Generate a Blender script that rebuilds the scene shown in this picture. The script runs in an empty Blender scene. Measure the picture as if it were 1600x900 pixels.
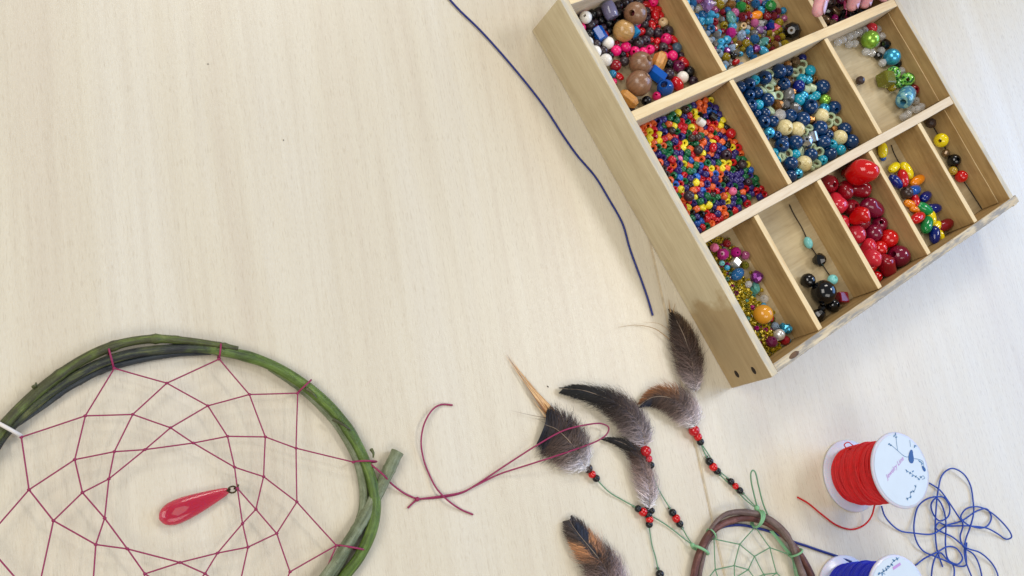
import bpy, bmesh, math, random
import numpy as np
from mathutils import Vector, Matrix, Euler

random.seed(7); rng = np.random.default_rng(7)
scn = bpy.context.scene
col = scn.collection

# ------------------------------------------------------------------ camera
CAM_H = 0.55; F_PX = 1400.0; RX, RY = 0.2957, -0.4158
cam_d = bpy.data.cameras.new('camera'); cam = bpy.data.objects.new('camera', cam_d); col.objects.link(cam)
cam.location = (0, 0, CAM_H); cam.rotation_euler = (RX, RY, 0)
cam_d.sensor_width = 36; cam_d.lens = 36 * F_PX / 1600; cam_d.clip_start = 0.01; cam_d.clip_end = 50
scn.camera = cam
scn.render.resolution_x, scn.render.resolution_y = 1024, 576

# ------------------------------------------------------------------ light
w = bpy.data.worlds.new('World'); scn.world = w; w.use_nodes = True
w.node_tree.nodes['Background'].inputs[0].default_value = (0.92, 0.96, 1.0, 1)
w.node_tree.nodes['Background'].inputs[1].default_value = 0.28
def area(name, loc, target, sx, sy, power, color):
    l = bpy.data.lights.new(name, 'AREA'); l.shape = 'RECTANGLE'; l.size = sx; l.size_y = sy; l.energy = power; l.color = color
    o = bpy.data.objects.new(name, l); col.objects.link(o); o.location = loc
    o.rotation_euler = (Vector(target) - Vector(loc)).to_track_quat('-Z', 'Y').to_euler()
    return o
area('ceiling_panel_lamp', (1.90, 0.95, 2.40), (0.35, 0.25, 0), 0.60, 0.42, 21, (1.0, 0.98, 0.96))
area('ceiling_panel_lamp', (0.15, 3.1, 2.6), (0.2, 0.2, 0), 1.5, 0.8, 44, (1.0, 0.95, 0.88))
area('ceiling_panel_lamp', (-2.0, 0.15, 2.2), (0.3, 0.2, 0), 2.0, 1.3, 50, (1.0, 0.95, 0.88))
area('ceiling_panel_lamp', (0.45, -1.9, 2.4), (0.3, 0.2, 0), 2.2, 1.2, 32, (1.0, 0.95, 0.88))
area('window_light', (2.6, 0.75, 1.25), (0.6, 0.25, 0), 1.7, 1.5, 36, (0.24, 0.49, 1.0))
scn.view_settings.view_transform = 'Standard'; scn.view_settings.look = 'None'
scn.view_settings.exposure = 0.0; scn.view_settings.gamma = 1.0; scn.view_settings.use_curve_mapping = False

# ------------------------------------------------------------------ helpers
CR = np.array(Euler((RX, RY, 0)).to_matrix())
def P(px, py, z=0.0):
    """photo pixel -> world point (m) on the horizontal plane at height z"""
    d = CR @ np.array([(px - 800) / F_PX, -(py - 450) / F_PX, -1.0])
    return np.array([0, 0, CAM_H]) + d * ((z - CAM_H) / d[2])
def crop(x0, y0, s):
    return lambda X, Y: (x0 + X / s, y0 + Y / s)

def lin(c):
    return tuple(((v / 12.92) if v <= 0.04045 else ((v + 0.055) / 1.055) ** 2.4) for v in c)
def hexc(h):
    return lin(tuple(int(h[i:i + 2], 16) / 255 for i in (0, 2, 4)))

def tag(o, label=None, cat=None, group=None, kind=None):
    if label: o['label'] = label
    if cat: o['category'] = cat
    if group: o['group'] = group
    if kind: o['kind'] = kind
    return o
def empty(name, loc, label, cat, group=None):
    o = bpy.data.objects.new(name, None); col.objects.link(o); o.location = loc; o.empty_display_size = 0.01
    return tag(o, label, cat, group)
def world_loc(o):
    v = Vector((0, 0, 0))
    while o is not None:
        v += o.location; o = o.parent
    return v
def mesh_from(name, V, F, smooth=True):
    me = bpy.data.meshes.new(name)
    me.from_pydata([tuple(map(float, v)) for v in V], [], [tuple(map(int, f)) for f in F]); me.validate(); me.update()
    if smooth:
        me.polygons.foreach_set('use_smooth', [True] * len(me.polygons)); me.set_sharp_from_angle(angle=math.radians(66))
    return me
def part(name, V, F, mat, parent=None, smooth=True, origin=None):
    """world-space vertices -> one mesh object (child of parent when given)"""
    V = np.asarray(V, float)
    if parent is not None: off = np.array(world_loc(parent))
    elif origin is not None: off = np.array(origin)
    else:
        off = V.mean(0).copy(); off[2] = V[:, 2].min()
    me = mesh_from(name, V - off, F, smooth)
    if mat: me.materials.append(mat)
    o = bpy.data.objects.new(name, me); col.objects.link(o)
    if parent is not None: o.parent = parent
    else: o.location = off
    return o

def catmull(pts, n):
    pts = np.asarray(pts, float)
    if len(pts) == 2: return pts[0] + (pts[1] - pts[0]) * np.linspace(0, 1, n)[:, None]
    d = np.r_[0, np.cumsum(np.linalg.norm(np.diff(pts[:, :3], axis=0), axis=1) ** 0.5 + 1e-9)]
    ext = np.vstack([2 * pts[0] - pts[1], pts, 2 * pts[-1] - pts[-2]])
    dt = np.r_[-(d[1] - d[0]), d, d[-1] + (d[-1] - d[-2])]
    out = []
    for t in np.linspace(0, d[-1], n):
        i = min(max(np.searchsorted(d, t, side='right') - 1, 0), len(pts) - 2) + 1
        t0, t1, t2, t3 = dt[i - 1:i + 3]; p0, p1, p2, p3 = ext[i - 1:i + 3]
        A1 = p0 * (t1 - t) / (t1 - t0) + p1 * (t - t0) / (t1 - t0)
        A2 = p1 * (t2 - t) / (t2 - t1) + p2 * (t - t1) / (t2 - t1)
        A3 = p2 * (t3 - t) / (t3 - t2) + p3 * (t - t2) / (t3 - t2)
        B1 = A1 * (t2 - t) / (t2 - t0) + A2 * (t - t0) / (t2 - t0)
        B2 = A2 * (t3 - t) / (t3 - t1) + A3 * (t - t1) / (t3 - t1)
        out.append(B1 * (t2 - t) / (t2 - t1) + B2 * (t - t1) / (t2 - t1))
    return np.array(out)

def tube(path, rad, k=8, closed=False, caps=True, v0=0, twist=None):
    path = np.asarray(path, float); n = len(path)
    rad = np.full(n, rad) if np.isscalar(rad) else np.asarray(rad, float)
    if closed: T = np.roll(path, -1, 0) - np.roll(path, 1, 0)
    else: T = np.gradient(path, axis=0)
    T /= np.linalg.norm(T, axis=1)[:, None] + 1e-12
    up = np.array([0, 0, 1.0]) if abs(T[0][2]) < 0.9 else np.array([1.0, 0, 0])
    V = []
    N = np.cross(T[0], up); N /= np.linalg.norm(N)
    for i in range(n):
        N = N - T[i] * (N @ T[i]); N /= np.linalg.norm(N) + 1e-12
        B = np.cross(T[i], N)
        for j in range(k):
            a = 2 * math.pi * j / k + (twist[i] if twist is not None else 0)
            r = rad[i] if rad.ndim == 1 else rad[i, j]
            V.append(path[i] + r * (math.cos(a) * N + math.sin(a) * B))
    Fc = []
    m = n if closed else n - 1
    for i in range(m):
        for j in range(k):
            a = i * k + j; b = i * k + (j + 1) % k; c = ((i + 1) % n) * k + (j + 1) % k; d = ((i + 1) % n) * k + j
            Fc.append((a + v0, b + v0, c + v0, d + v0))
    if caps and not closed:
        Fc.append(tuple(v0 + j for j in reversed(range(k)))); Fc.append(tuple(v0 + (n - 1) * k + j for j in range(k)))
    return V, Fc
def multi(*parts):
    V, F = [], []
    for v, f in parts:
        o = len(V); V += list(v); F += [tuple(i + o for i in q) for q in f]
    return V, F
def lathe(prof, k=16, closed_prof=True):
    V = [(r * math.cos(2 * math.pi * j / k), r * math.sin(2 * math.pi * j / k), z) for (r, z) in prof for j in range(k)]
    F = []; n = len(prof)
    for i in range(n if closed_prof else n - 1):
        for j in range(k):
            F.append((i * k + j, i * k + (j + 1) % k, ((i + 1) % n) * k + (j + 1) % k, ((i + 1) % n) * k + j))
    return V, F
def seg(a, b, z, r, k=6, n=2, sag=0.0):
    p = np.linspace(0, 1, max(n, 2))[:, None]
    a = np.asarray(a); b = np.asarray(b)
    path = a + (b - a) * p
    return tube(path, r, k)
def ball(c, r, k=10, m=6, sx=(1, 1, 1)):
    V = []; F = []
    for i in range(m + 1):
        th = math.pi * i / m
        for j in range(k):
            ph = 2 * math.pi * j / k
            V.append((c[0] + sx[0] * r * math.sin(th) * math.cos(ph), c[1] + sx[1] * r * math.sin(th) * math.sin(ph), c[2] + sx[2] * r * math.cos(th)))
    for i in range(m):
        for j in range(k):
            F.append((i * k + j, (i + 1) * k + j, (i + 1) * k + (j + 1) % k, i * k + (j + 1) % k))
    return V, F

# ------------------------------------------------------------------ materials
MATS = {}
class NT:
    def __init__(s, name):
        s.m = bpy.data.materials.new(name); s.m.use_nodes = True
        s.t = s.m.node_tree; s.b = s.t.nodes['Principled BSDF']
    def n(s, typ, **kw):
        x = s.t.nodes.new(typ)
        for k, v in kw.items(): setattr(x, k, v)
        return x
    def l(s, a, b): s.t.links.new(a, b)
    def coord(s, kind='Object', scale=(1, 1, 1), rot=(0, 0, 0), loc=(0, 0, 0)):
        tc = s.n('ShaderNodeTexCoord'); mp = s.n('ShaderNodeMapping')
        mp.inputs['Scale'].default_value = scale; mp.inputs['Rotation'].default_value = rot; mp.inputs['Location'].default_value = loc
        s.l(tc.outputs[kind], mp.inputs['Vector']); return mp.outputs['Vector']
    def noise(s, vec, scale, detail=3, rough=0.55, dist=0.0):
        x = s.n('ShaderNodeTexNoise'); x.inputs['Scale'].default_value = scale; x.inputs['Detail'].default_value = detail
        x.inputs['Roughness'].default_value = rough; x.inputs['Distortion'].default_value = dist
        if vec is not None: s.l(vec, x.inputs['Vector'])
        return x.outputs['Fac']
    def ramp(s, fac, stops):
        x = s.n('ShaderNodeValToRGB'); e = x.color_ramp.elements
        while len(e) < len(stops): e.new(0.5)
        for el, (p, c) in zip(e, stops):
            el.position = p; el.color = (*c, 1) if len(c) == 3 else c
        s.l(fac, x.inputs['Fac']); return x.outputs['Color']
    def mix(s, a, b, fac, mode='MIX'):
        x = s.n('ShaderNodeMix'); x.data_type = 'RGBA'; x.blend_type = mode
        for v, i in ((fac, 0), (a, 6), (b, 7)):
            if isinstance(v, (int, float)): x.inputs[i].default_value = v
            elif isinstance(v, tuple): x.inputs[i].default_value = (*v, 1) if len(v) == 3 else v
            else: s.l(v, x.inputs[i])
        return x.outputs[2]
    def bump(s, h, strength=0.2, dist=0.001):
        x = s.n('ShaderNodeBump'); x.inputs['Strength'].default_value = strength; x.inputs['Distance'].default_value = dist
        s.l(h, x.inputs['Height']); s.l(x.outputs['Normal'], s.b.inputs['Normal'])
    def base(s, c):
        if isinstance(c, tuple): s.b.inputs['Base Color'].default_value = (*c, 1)
        else: s.l(c, s.b.inputs['Base Color'])
    def set(s, **kw):
        for k, v in kw.items():
            s.b.inputs[k.replace('_', ' ')].default_value = v

GRAIN = math.atan2(0.2366, -0.047)      # direction of the table seam (and of its grain)
def table_material():
    t = NT('beech_laminate')
    v0 = t.coord('Object', rot=(0, 0, -GRAIN))
    def st(sx, sy):
        m = t.n('ShaderNodeMapping'); m.inputs['Scale'].default_value = (sx, sy, 1); t.l(v0, m.inputs['Vector']); return m.outputs['Vector']
    broad = t.noise(st(1.2, 16), 1.0, 4, 0.6, 0.5)
    c = t.ramp(broad, [(0.3, hexc('CBC0AC')), (0.5, hexc('D0C7B2')), (0.7, hexc('D4CDBC'))])
    mid = t.noise(st(5, 170), 1.0, 3, 0.6, 0.3)
    c = t.mix(c, t.ramp(mid, [(0.36, (0.86, 0.83, 0.81)), (0.58, (1, 1, 1))]), 0.36, 'MULTIPLY')
    fleck = t.noise(st(120, 900), 1.0, 2, 0.5)
    c = t.mix(c, t.ramp(fleck, [(0.28, (0.70, 0.64, 0.58)), (0.42, (1, 1, 1))]), 0.28, 'MULTIPLY')
    fine = t.noise(st(260, 2200), 1.0, 2, 0.6)
    c = t.mix(c, t.ramp(fine, [(0.3, (0.9, 0.88, 0.86)), (0.6, (1.03, 1.03, 1.03))]), 0.6, 'MULTIPLY')
    t.base(c)
    sp = t.noise(t.coord('Object'), 1500, 2, 0.6)
    rg = t.n('ShaderNodeMapRange'); rg.inputs['To Min'].default_value = 0.20; rg.inputs['To Max'].default_value = 0.38
    t.l(fleck, rg.inputs['Value']); t.l(rg.outputs[0], t.b.inputs['Roughness'])
    t.set(Specular_IOR_Level=0.5)
    t.bump(sp, 0.28, 0.0004)
    return t.m
M_TABLE = table_material()
def simple(name, c, rough=0.5, metal=0.0, coat=0.0, vary=0.0, bump=0.0, bscale=800, spec=0.5, trans=0.0, ior=1.45, sss=0.0, mottled=0.0, mscale=300, emis=None):
    if name in MATS: return MATS[name]
    t = NT(name); cc = c
    if mottled:
        nz = t.noise(t.coord('Object'), mscale, 3, 0.6)
        cc = t.mix(t.ramp(nz, [(0.3, tuple(x * (1 - mottled) for x in c)), (0.7, tuple(min(1, x * (1 + mottled * .6)) for x in c))]), c, 0.0)
    if vary:
        oi = t.n('ShaderNodeObjectInfo'); hs = t.n('ShaderNodeHueSaturation')
        mr = t.n('ShaderNodeMapRange'); mr.inputs['To Min'].default_value = 1 - vary; mr.inputs['To Max'].default_value = 1 + vary
        t.l(oi.outputs['Random'], mr.inputs['Value']); t.l(mr.outputs[0], hs.inputs['Value'])
        if isinstance(cc, tuple): hs.inputs['Color'].default_value = (*cc, 1)
        else: t.l(cc, hs.inputs['Color'])
        cc = hs.outputs['Color']
    t.base(cc); t.set(Roughness=rough, Metallic=metal, Coat_Weight=coat, Specular_IOR_Level=spec, Transmission_Weight=trans, IOR=ior)
    t.b.inputs['Coat Roughness'].default_value = 0.1
    if sss:
        t.b.inputs['Subsurface Weight'].default_value = sss; t.b.inputs['Subsurface Scale'].default_value = 0.003
    if bump: t.bump(t.noise(t.coord('Object'), bscale, 3, 0.6), bump, 0.0006)
    MATS[name] = t.m; return t.m

def board_mat(name, c1, c2, stain=None, rough=0.7, knots=0.3, weather=None):
    t = NT(name)
    v = t.coord('Object', scale=(9, 130, 130))
    g = t.noise(v, 1.0, 4, 0.6, 0.8)
    c = t.ramp(g, [(0.28, c1), (0.62, c2)])
    bl = t.noise(t.coord('Object', scale=(22, 40, 40)), 1.0, 4, 0.65)
    c = t.mix(c, t.ramp(bl, [(0.28, (0.52, 0.44, 0.36)), (0.5, (1, 1, 1))]), knots, 'MULTIPLY')
    fl = t.noise(t.coord('Object', scale=(60, 900, 900)), 1.0, 2, 0.5)
    c = t.mix(c, t.ramp(fl, [(0.3, (0.75, 0.68, 0.6)), (0.5, (1, 1, 1))]), 0.28, 'MULTIPLY')
    if weather:
        wn = t.noise(t.coord('Object', scale=(40, 260, 260)), 1.0, 4, 0.7)
        c = t.mix(c, weather, t.ramp(wn, [(0.42, (0, 0, 0)), (0.58, (1, 1, 1))]))
    if stain:          # (local x where the stain begins, colour, width)
        tc = t.n('ShaderNodeTexCoord'); sx = t.n('ShaderNodeSeparateXYZ'); t.l(tc.outputs['Object'], sx.inputs[0])
        nz = t.noise(t.coord('Object'), 55, 4, 0.6)
        ma = t.n('ShaderNodeMath', operation='MULTIPLY_ADD'); t.l(nz, ma.inputs[0]); ma.inputs[1].default_value = 0.05; t.l(sx.outputs['X'], ma.inputs[2])
        f = t.ramp(ma.outputs[0], [(0.0, (0, 0, 0)), (1.0, (1, 1, 1))])
        mr = t.n('ShaderNodeMapRange'); mr.inputs['From Min'].default_value = stain[0] + 0.025; mr.inputs['From Max'].default_value = stain[0] + 0.025 + stain[2]
        t.l(ma.outputs[0], mr.inputs['Value'])
        c = t.mix(c, stain[1], mr.outputs[0], 'MULTIPLY')
    t.base(c); t.set(Roughness=rough, Specular_IOR_Level=0.3)
    t.bump(g, 0.25, 0.0006)
    return t.m

# ------------------------------------------------------------------ table tops (two, pushed together)
S0 = np.array([0.3598, 0.2309]); GD = np.array([math.cos(GRAIN), math.sin(GRAIN)]); GN = np.array([GD[1], -GD[0]])   # GN points right (+x)
def slab(name, a0, a1, b0, b1, z0, z1, mat, parent=None):
    """box: a across the seam, b along it"""
    bm = bmesh.new(); bmesh.ops.create_cube(bm, size=1)
    for v in bm.verts:
        a = a0 if v.co.x < 0 else a1; b = b0 if v.co.y < 0 else b1; z = z0 if v.co.z < 0 else z1
        p = S0 + GN * a + GD * b; v.co = (p[0], p[1], z)
    bmesh.ops.recalc_face_normals(bm, faces=bm.faces)
    bmesh.ops.bevel(bm, geom=bm.edges[:], offset=0.0007, segments=2, affect='EDGES', profile=0.6)
    me = bpy.data.meshes.new(name); bm.to_mesh(me); bm.free(); me.materials.append(mat)
    o = bpy.data.objects.new(name, me); col.objects.link(o)
    if parent is not None: o.parent = parent
    return o
M_BAND = simple('edge_band_wood', hexc('D6C6A8'), 0.5, mottled=0.2, mscale=120)
for nm, a0, a1, b0, b1 in (('table_top', -1.3, -0.0010, 'L', ''), ('table_top', 0.0010, 1.3, 'R', '')):
    o = slab(nm, a0, a1, -1.2, 1.2, -0.026, 0.0, M_TABLE)
    o['kind'] = 'structure'
    o['label'] = 'pale beech laminate table top left of the seam' if b0 == 'L' else 'pale beech laminate table top right of the seam, under the spools'
    if b0 == 'L': slab('edge_strip', -0.0010, -0.0002, -1.2, 1.2, -0.026, -0.0002, M_BAND, o)
    else: slab('edge_strip', 0.0002, 0.0010, -1.2, 1.2, -0.026, -0.0002, M_BAND, o)

# ------------------------------------------------------------------ bead tray
TO = np.array([0.3174, 0.3140]); TH = 0.5539
TU = np.array([math.cos(TH), math.sin(TH)]); TV = np.array([math.sin(TH), -math.cos(TH)])
TW, TVT, T1, T2, T3, TT, TWL, THH = 335.0, -91.0, 7.75, 102.5, 209.5, 7.6, 7.0, 47.0   # mm
def tuv(u, v, z):   # tray mm -> world m
    p = TO + TU * (u / 1000) + TV * (v / 1000); return np.array([p[0], p[1], z / 1000])
def pix_uv(px, py, z):   # pixel -> tray mm at height z mm
    p = P(px, py, z / 1000)[:2] - TO; return p @ TU * 1000, p @ TV * 1000
tray = empty('bead_tray', tuv(TW / 2, 60, 0), 'shallow wooden compartment tray full of sorted craft beads', 'tray')
M_PLY = board_mat('plywood_face', hexc('9A7C4E'), hexc('B89A68'), knots=0.6)
M_SAWN = board_mat('sawn_pine_edge', hexc('D2B482'), hexc('E8D3A8'), knots=0.15)
M_WHITE = board_mat('pale_pine', hexc('CDB795'), hexc('DECDB2'), knots=0.2)
M_MDF = board_mat('outer_board', hexc('BEAE8C'), hexc('CEC09E'), stain=(0.085, (0.74, 0.64, 0.52), 0.010), knots=0.25)
M_GREY = board_mat('weathered_edge', hexc('B9A582'), hexc('CFC0A2'), weather=hexc('8F8A82'), knots=0.3)
M_EDGE = board_mat('outer_board_edge', hexc('C2B394'), hexc('D6C9AC'), weather=hexc('B9B2A2'), knots=0.2)
M_FLOOR = board_mat('tray_floor', hexc('A99672'), hexc('BDAB86'), knots=0.35)
def board(name, u0, u1, v0, v1, z0, z1, side, top, along='u', bev=0.6, warp=0.5):
    L = (u1 - u0) if along == 'u' else (v1 - v0); Wd = (v1 - v0) if along == 'u' else (u1 - u0); H = z1 - z0
    bm = bmesh.new(); bmesh.ops.create_cube(bm, size=1)
    bmesh.ops.scale(bm, vec=(L, Wd, H), verts=bm.verts)
    cuts = max(2, int(L / 18))
    ed = [e for e in bm.edges if abs(e.verts[0].co.x - e.verts[1].co.x) > 1]
    bmesh.ops.subdivide_edges(bm, edges=ed, cuts=cuts, use_grid_fill=True)
    sharp = [e for e in bm.edges if len(e.link_faces) == 2 and e.calc_face_angle() > 1.0]
    bmesh.ops.bevel(bm, geom=sharp, offset=bev, segments=2, affect='EDGES', profile=0.5)
    for v in bm.verts:
        x = v.co.x
        if abs(x) < L / 2 - 2:
            v.co.y += warp * 0.35 * math.sin(x * 0.041 + u0) * (1 if v.co.z > 0 else 0.3)
            if v.co.z > 0: v.co.z += warp * 0.4 * math.sin(x * 0.067 + v0 + v.co.y * 0.4) + random.uniform(-.12, .12) * warp
    for f in bm.faces:
        f.material_index = 1 if f.normal.z > 0.75 else 0
    bmesh.ops.scale(bm, vec=(0.001,) * 3, verts=bm.verts)
    me = bpy.data.meshes.new(name); bm.to_mesh(me); bm.free()
    me.materials.append(side); me.materials.append(top)
    o = bpy.data.objects.new(name, me); col.objects.link(o); o.parent = tray
    o.location = Vector(tuv((u0 + u1) / 2, (v0 + v1) / 2, (z0 + z1) / 2)) - tray.location
    o.rotation_euler = (0, 0, TH if along == 'u' else TH - math.pi / 2)
    return o
FZ = 18.0   # floor top (the base is let in above the table)
board('base_board', 0.2, TW - 0.2, TVT + 0.2, T3 - 0.2, 12, FZ, M_FLOOR, M_FLOOR, warp=0)
lw = board('side_board', -TWL, 0, TVT - TT, T3 + TT, 0.3, THH, M_MDF, M_EDGE, 'v')
board('side_board', TW, TW + 6, TVT - TT, T3 + TT, 0.3, THH - 0.5, M_PLY, M_EDGE, 'v')
board('inner_ledge', TW - 1.4, TW - 0.1, TVT + 0.5, -0.5, FZ, 35.5, M_PLY, M_SAWN, 'v')
board('inner_ledge', TW - 1.4, TW - 0.1, T1 + 0.5, T2 - 0.5, FZ, 35.5, M_PLY, M_SAWN, 'v')
board('inner_ledge', TW - 1.4, TW - 0.1, T2 + TT + 0.5, T3 - 0.5, FZ, 35.5, M_PLY, M_SAWN, 'v')
board('end_board', 0.2, TW - 0.2, TVT - TT, TVT, 0.3, THH - 0.3, M_WHITE, M_SAWN)
board('end_board', 0.2, TW + 10, T3, T3 + TT - 0.6, 0.3, THH - 0.4, M_PLY, M_GREY)
board('long_divider', 0.2, TW - 0.2, -0.3, T1, FZ - .2, THH - 0.6, M_WHITE, M_SAWN)
board('long_divider', 0.2, TW - 0.2, T2, T2 + TT, FZ - .2, THH - 0.8, M_WHITE, M_WHITE)
R1D = (104.5, 236.0); R2D = (106.0, 229.0); R3D = (58.5, 136.0, 206.0, 278.6); ST = 5.2
for us, v0, v1 in ((R1D, TVT, -0.3), (R2D, T1, T2), (R3D, T2 + TT, T3)):
    for u in us: board('short_divider', u - ST / 2, u + ST / 2, v0 + 0.2, v1 - 0.2, FZ - .2, THH - 1.2 - random.random(), M_PLY, M_SAWN, 'v')
# dark nail slots and the knot at the near corner
M_NAIL = simple('rusty_nail', hexc('2E241C'), 0.6, 0.3, bump=0.4)
for v, z in ((207.5, 14), (208.5, 33)):
    V, F = ball((0, 0, 0), 1.0, 10, 8, (0.35, 3.2, 1.9))
    V = [tuv(-TWL - 0.05 + x, v + y, z + zz) for x, y, zz in V]
    part('nail', V, F, M_NAIL, tray)
M_KNOT = simple('dark_knot', hexc('6A4E33'), 0.7, mottled=0.5, mscale=250, bump=0.6)
V, F = ball((0, 0, 0), 1.0, 14, 8, (6, 2.2, 1.1))
V = [tuv(22 + x + random.uniform(-.8, .8), T3 + 3.5 + y, THH - 0.9 + zz) for x, y, zz in V]
part('knot', V, F, M_KNOT, tray)

# ------------------------------------------------------------------ beads
def holed(rf, zmax, hole, n=12):
    """profile with outer radius rf(z), a hole through the axis"""
    zs = [math.sin(math.pi * (i / (n - 1) - 0.5)) * zmax for i in range(n)]
    pr = [(max(rf(z / zmax), hole * 1.03), z) for z in zs]
    return pr + [(hole, zmax * 0.93), (hole, 0), (hole, -zmax * 0.93)]
def shp_round(): return lathe(holed(lambda q: math.sqrt(max(0, 1 - (q * .96) ** 2)), 0.96, 0.24, 12), 18)
def shp_bighole(): return lathe(holed(lambda q: math.sqrt(max(0, 1 - (q * .86) ** 2)), 0.86, 0.42, 12), 20)
def shp_seed():
    pr = [(0.64 + 0.36 * math.cos(a), 0.74 * math.sin(a) * (1.0 if math.cos(a) > 0 else 0.9)) for a in np.linspace(0, 2 * math.pi, 11)[:-1]]
    return lathe(pr, 14)
def shp_ring():
    pr = [(0.76 + 0.24 * math.cos(a), 0.42 * math.sin(a)) for a in np.linspace(0, 2 * math.pi, 9)[:-1]]
    return lathe(pr, 18)
def shp_barrel(): return lathe(holed(lambda q: 0.66 + 0.2 * math.sqrt(max(0, 1 - q * q)), 1.0, 0.3, 12), 18)
def shp_cyl(): return lathe([(0.8, -0.82), (0.88, -0.74), (0.88, 0.74), (0.8, 0.82), (0.3, 0.82), (0.3, -0.82)], 18)
def shp_hex(): return lathe([(0.74, -1.0), (0.86, -0.88), (0.86, 0.88), (0.74, 1.0), (0.3, 1.0), (0.3, -1.0)], 6)
def shp_octa(): return lathe([(0.45, -1.15), (0.78, -0.7), (0.78, 0.7), (0.45, 1.15), (0.22, 1.15), (0.22, -1.15)], 6)
def shp_oval(): return lathe(holed(lambda q: 0.86 * math.sqrt(max(0, 1 - q * q * .97)), 1.25, 0.14, 12), 16)
def shp_bean(): return lathe(holed(lambda q: 0.74 * (max(0, 1 - abs(q) ** 2.6 * .97)) ** 0.5, 1.35, 0.14, 12), 16)
def shp_disc(): return lathe(holed(lambda q: math.sqrt(max(0, 1 - q * q * .9)), 0.45, 0.16, 10), 18)
def shp_facet(): return lathe([(0.42, -0.85), (0.85, -0.42), (1.0, 0.0), (0.85, 0.42), (0.42, 0.85), (0.18, 0.85), (0.18, -0.85)], 8)
def shp_cube():
    bm = bmesh.new(); bmesh.ops.create_cube(bm, size=1.5); bmesh.ops.bevel(bm, geom=bm.edges[:], offset=0.18, segments=2, affect='EDGES', profile=0.5)
    V = [tuple(v.co) for v in bm.verts]; bm.verts.index_update(); F = [tuple(v.index for v in f.verts) for f in bm.faces]; bm.free(); return V, F
def shp_chip():
    V, F = ball((0, 0, 0), 1, 9, 6); r2 = random.Random(5)
    return [tuple(c * (0.72 + 0.36 * math.sin(3.1 * v[0] + 1.7) * math.cos(2.3 * v[1] + v[2] * 2.1) + 0.25) for c in v) for v in V], F
def shp_petal():
    V, F = ball((0, 0, 0), 1, 14, 10, (0.6, 0.34, 1.7)); return [(x * (1 - 0.3 * z / 1.7), y, z) for x, y, z in V], F
def shp_nugget():
    V, F = ball((0, 0, 0), 1, 20, 14, (0.9, 0.8, 1.15))
    return [tuple(c * (1 + 0.10 * math.sin(2.6 * v[0] + 1.1) * math.cos(2.9 * v[1] - v[2] * 1.7) + 0.07 * math.sin(4.1 * v[2] + 2 * v[0])) for c in v) for v in V], F
SHAPES = dict(nugget=(shp_nugget, 1), round=(shp_round, 1), bighole=(shp_bighole, 1), seed=(shp_seed, 1), ring=(shp_ring, 1), barrel=(shp_barrel, 1), cyl=(shp_cyl, 0), hex=(shp_hex, 0), octa=(shp_octa, 0),
              oval=(shp_oval, 1), bean=(shp_bean, 1), disc=(shp_disc, 1), facet=(shp_facet, 0), cube=(shp_cube, 0), chip=(shp_chip, 0), petal=(shp_petal, 1))
WORDS = dict(nugget='lumpy nugget', round='round', bighole='wide-holed round', seed='tiny doughnut-shaped', ring='open ring', barrel='barrel', cyl='short cylinder', hex='six-sided', octa='faceted long', oval='oval',
             bean='bean-shaped', disc='flat disc', facet='faceted', cube='square', chip='rough pebble', petal='petal-shaped')
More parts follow.
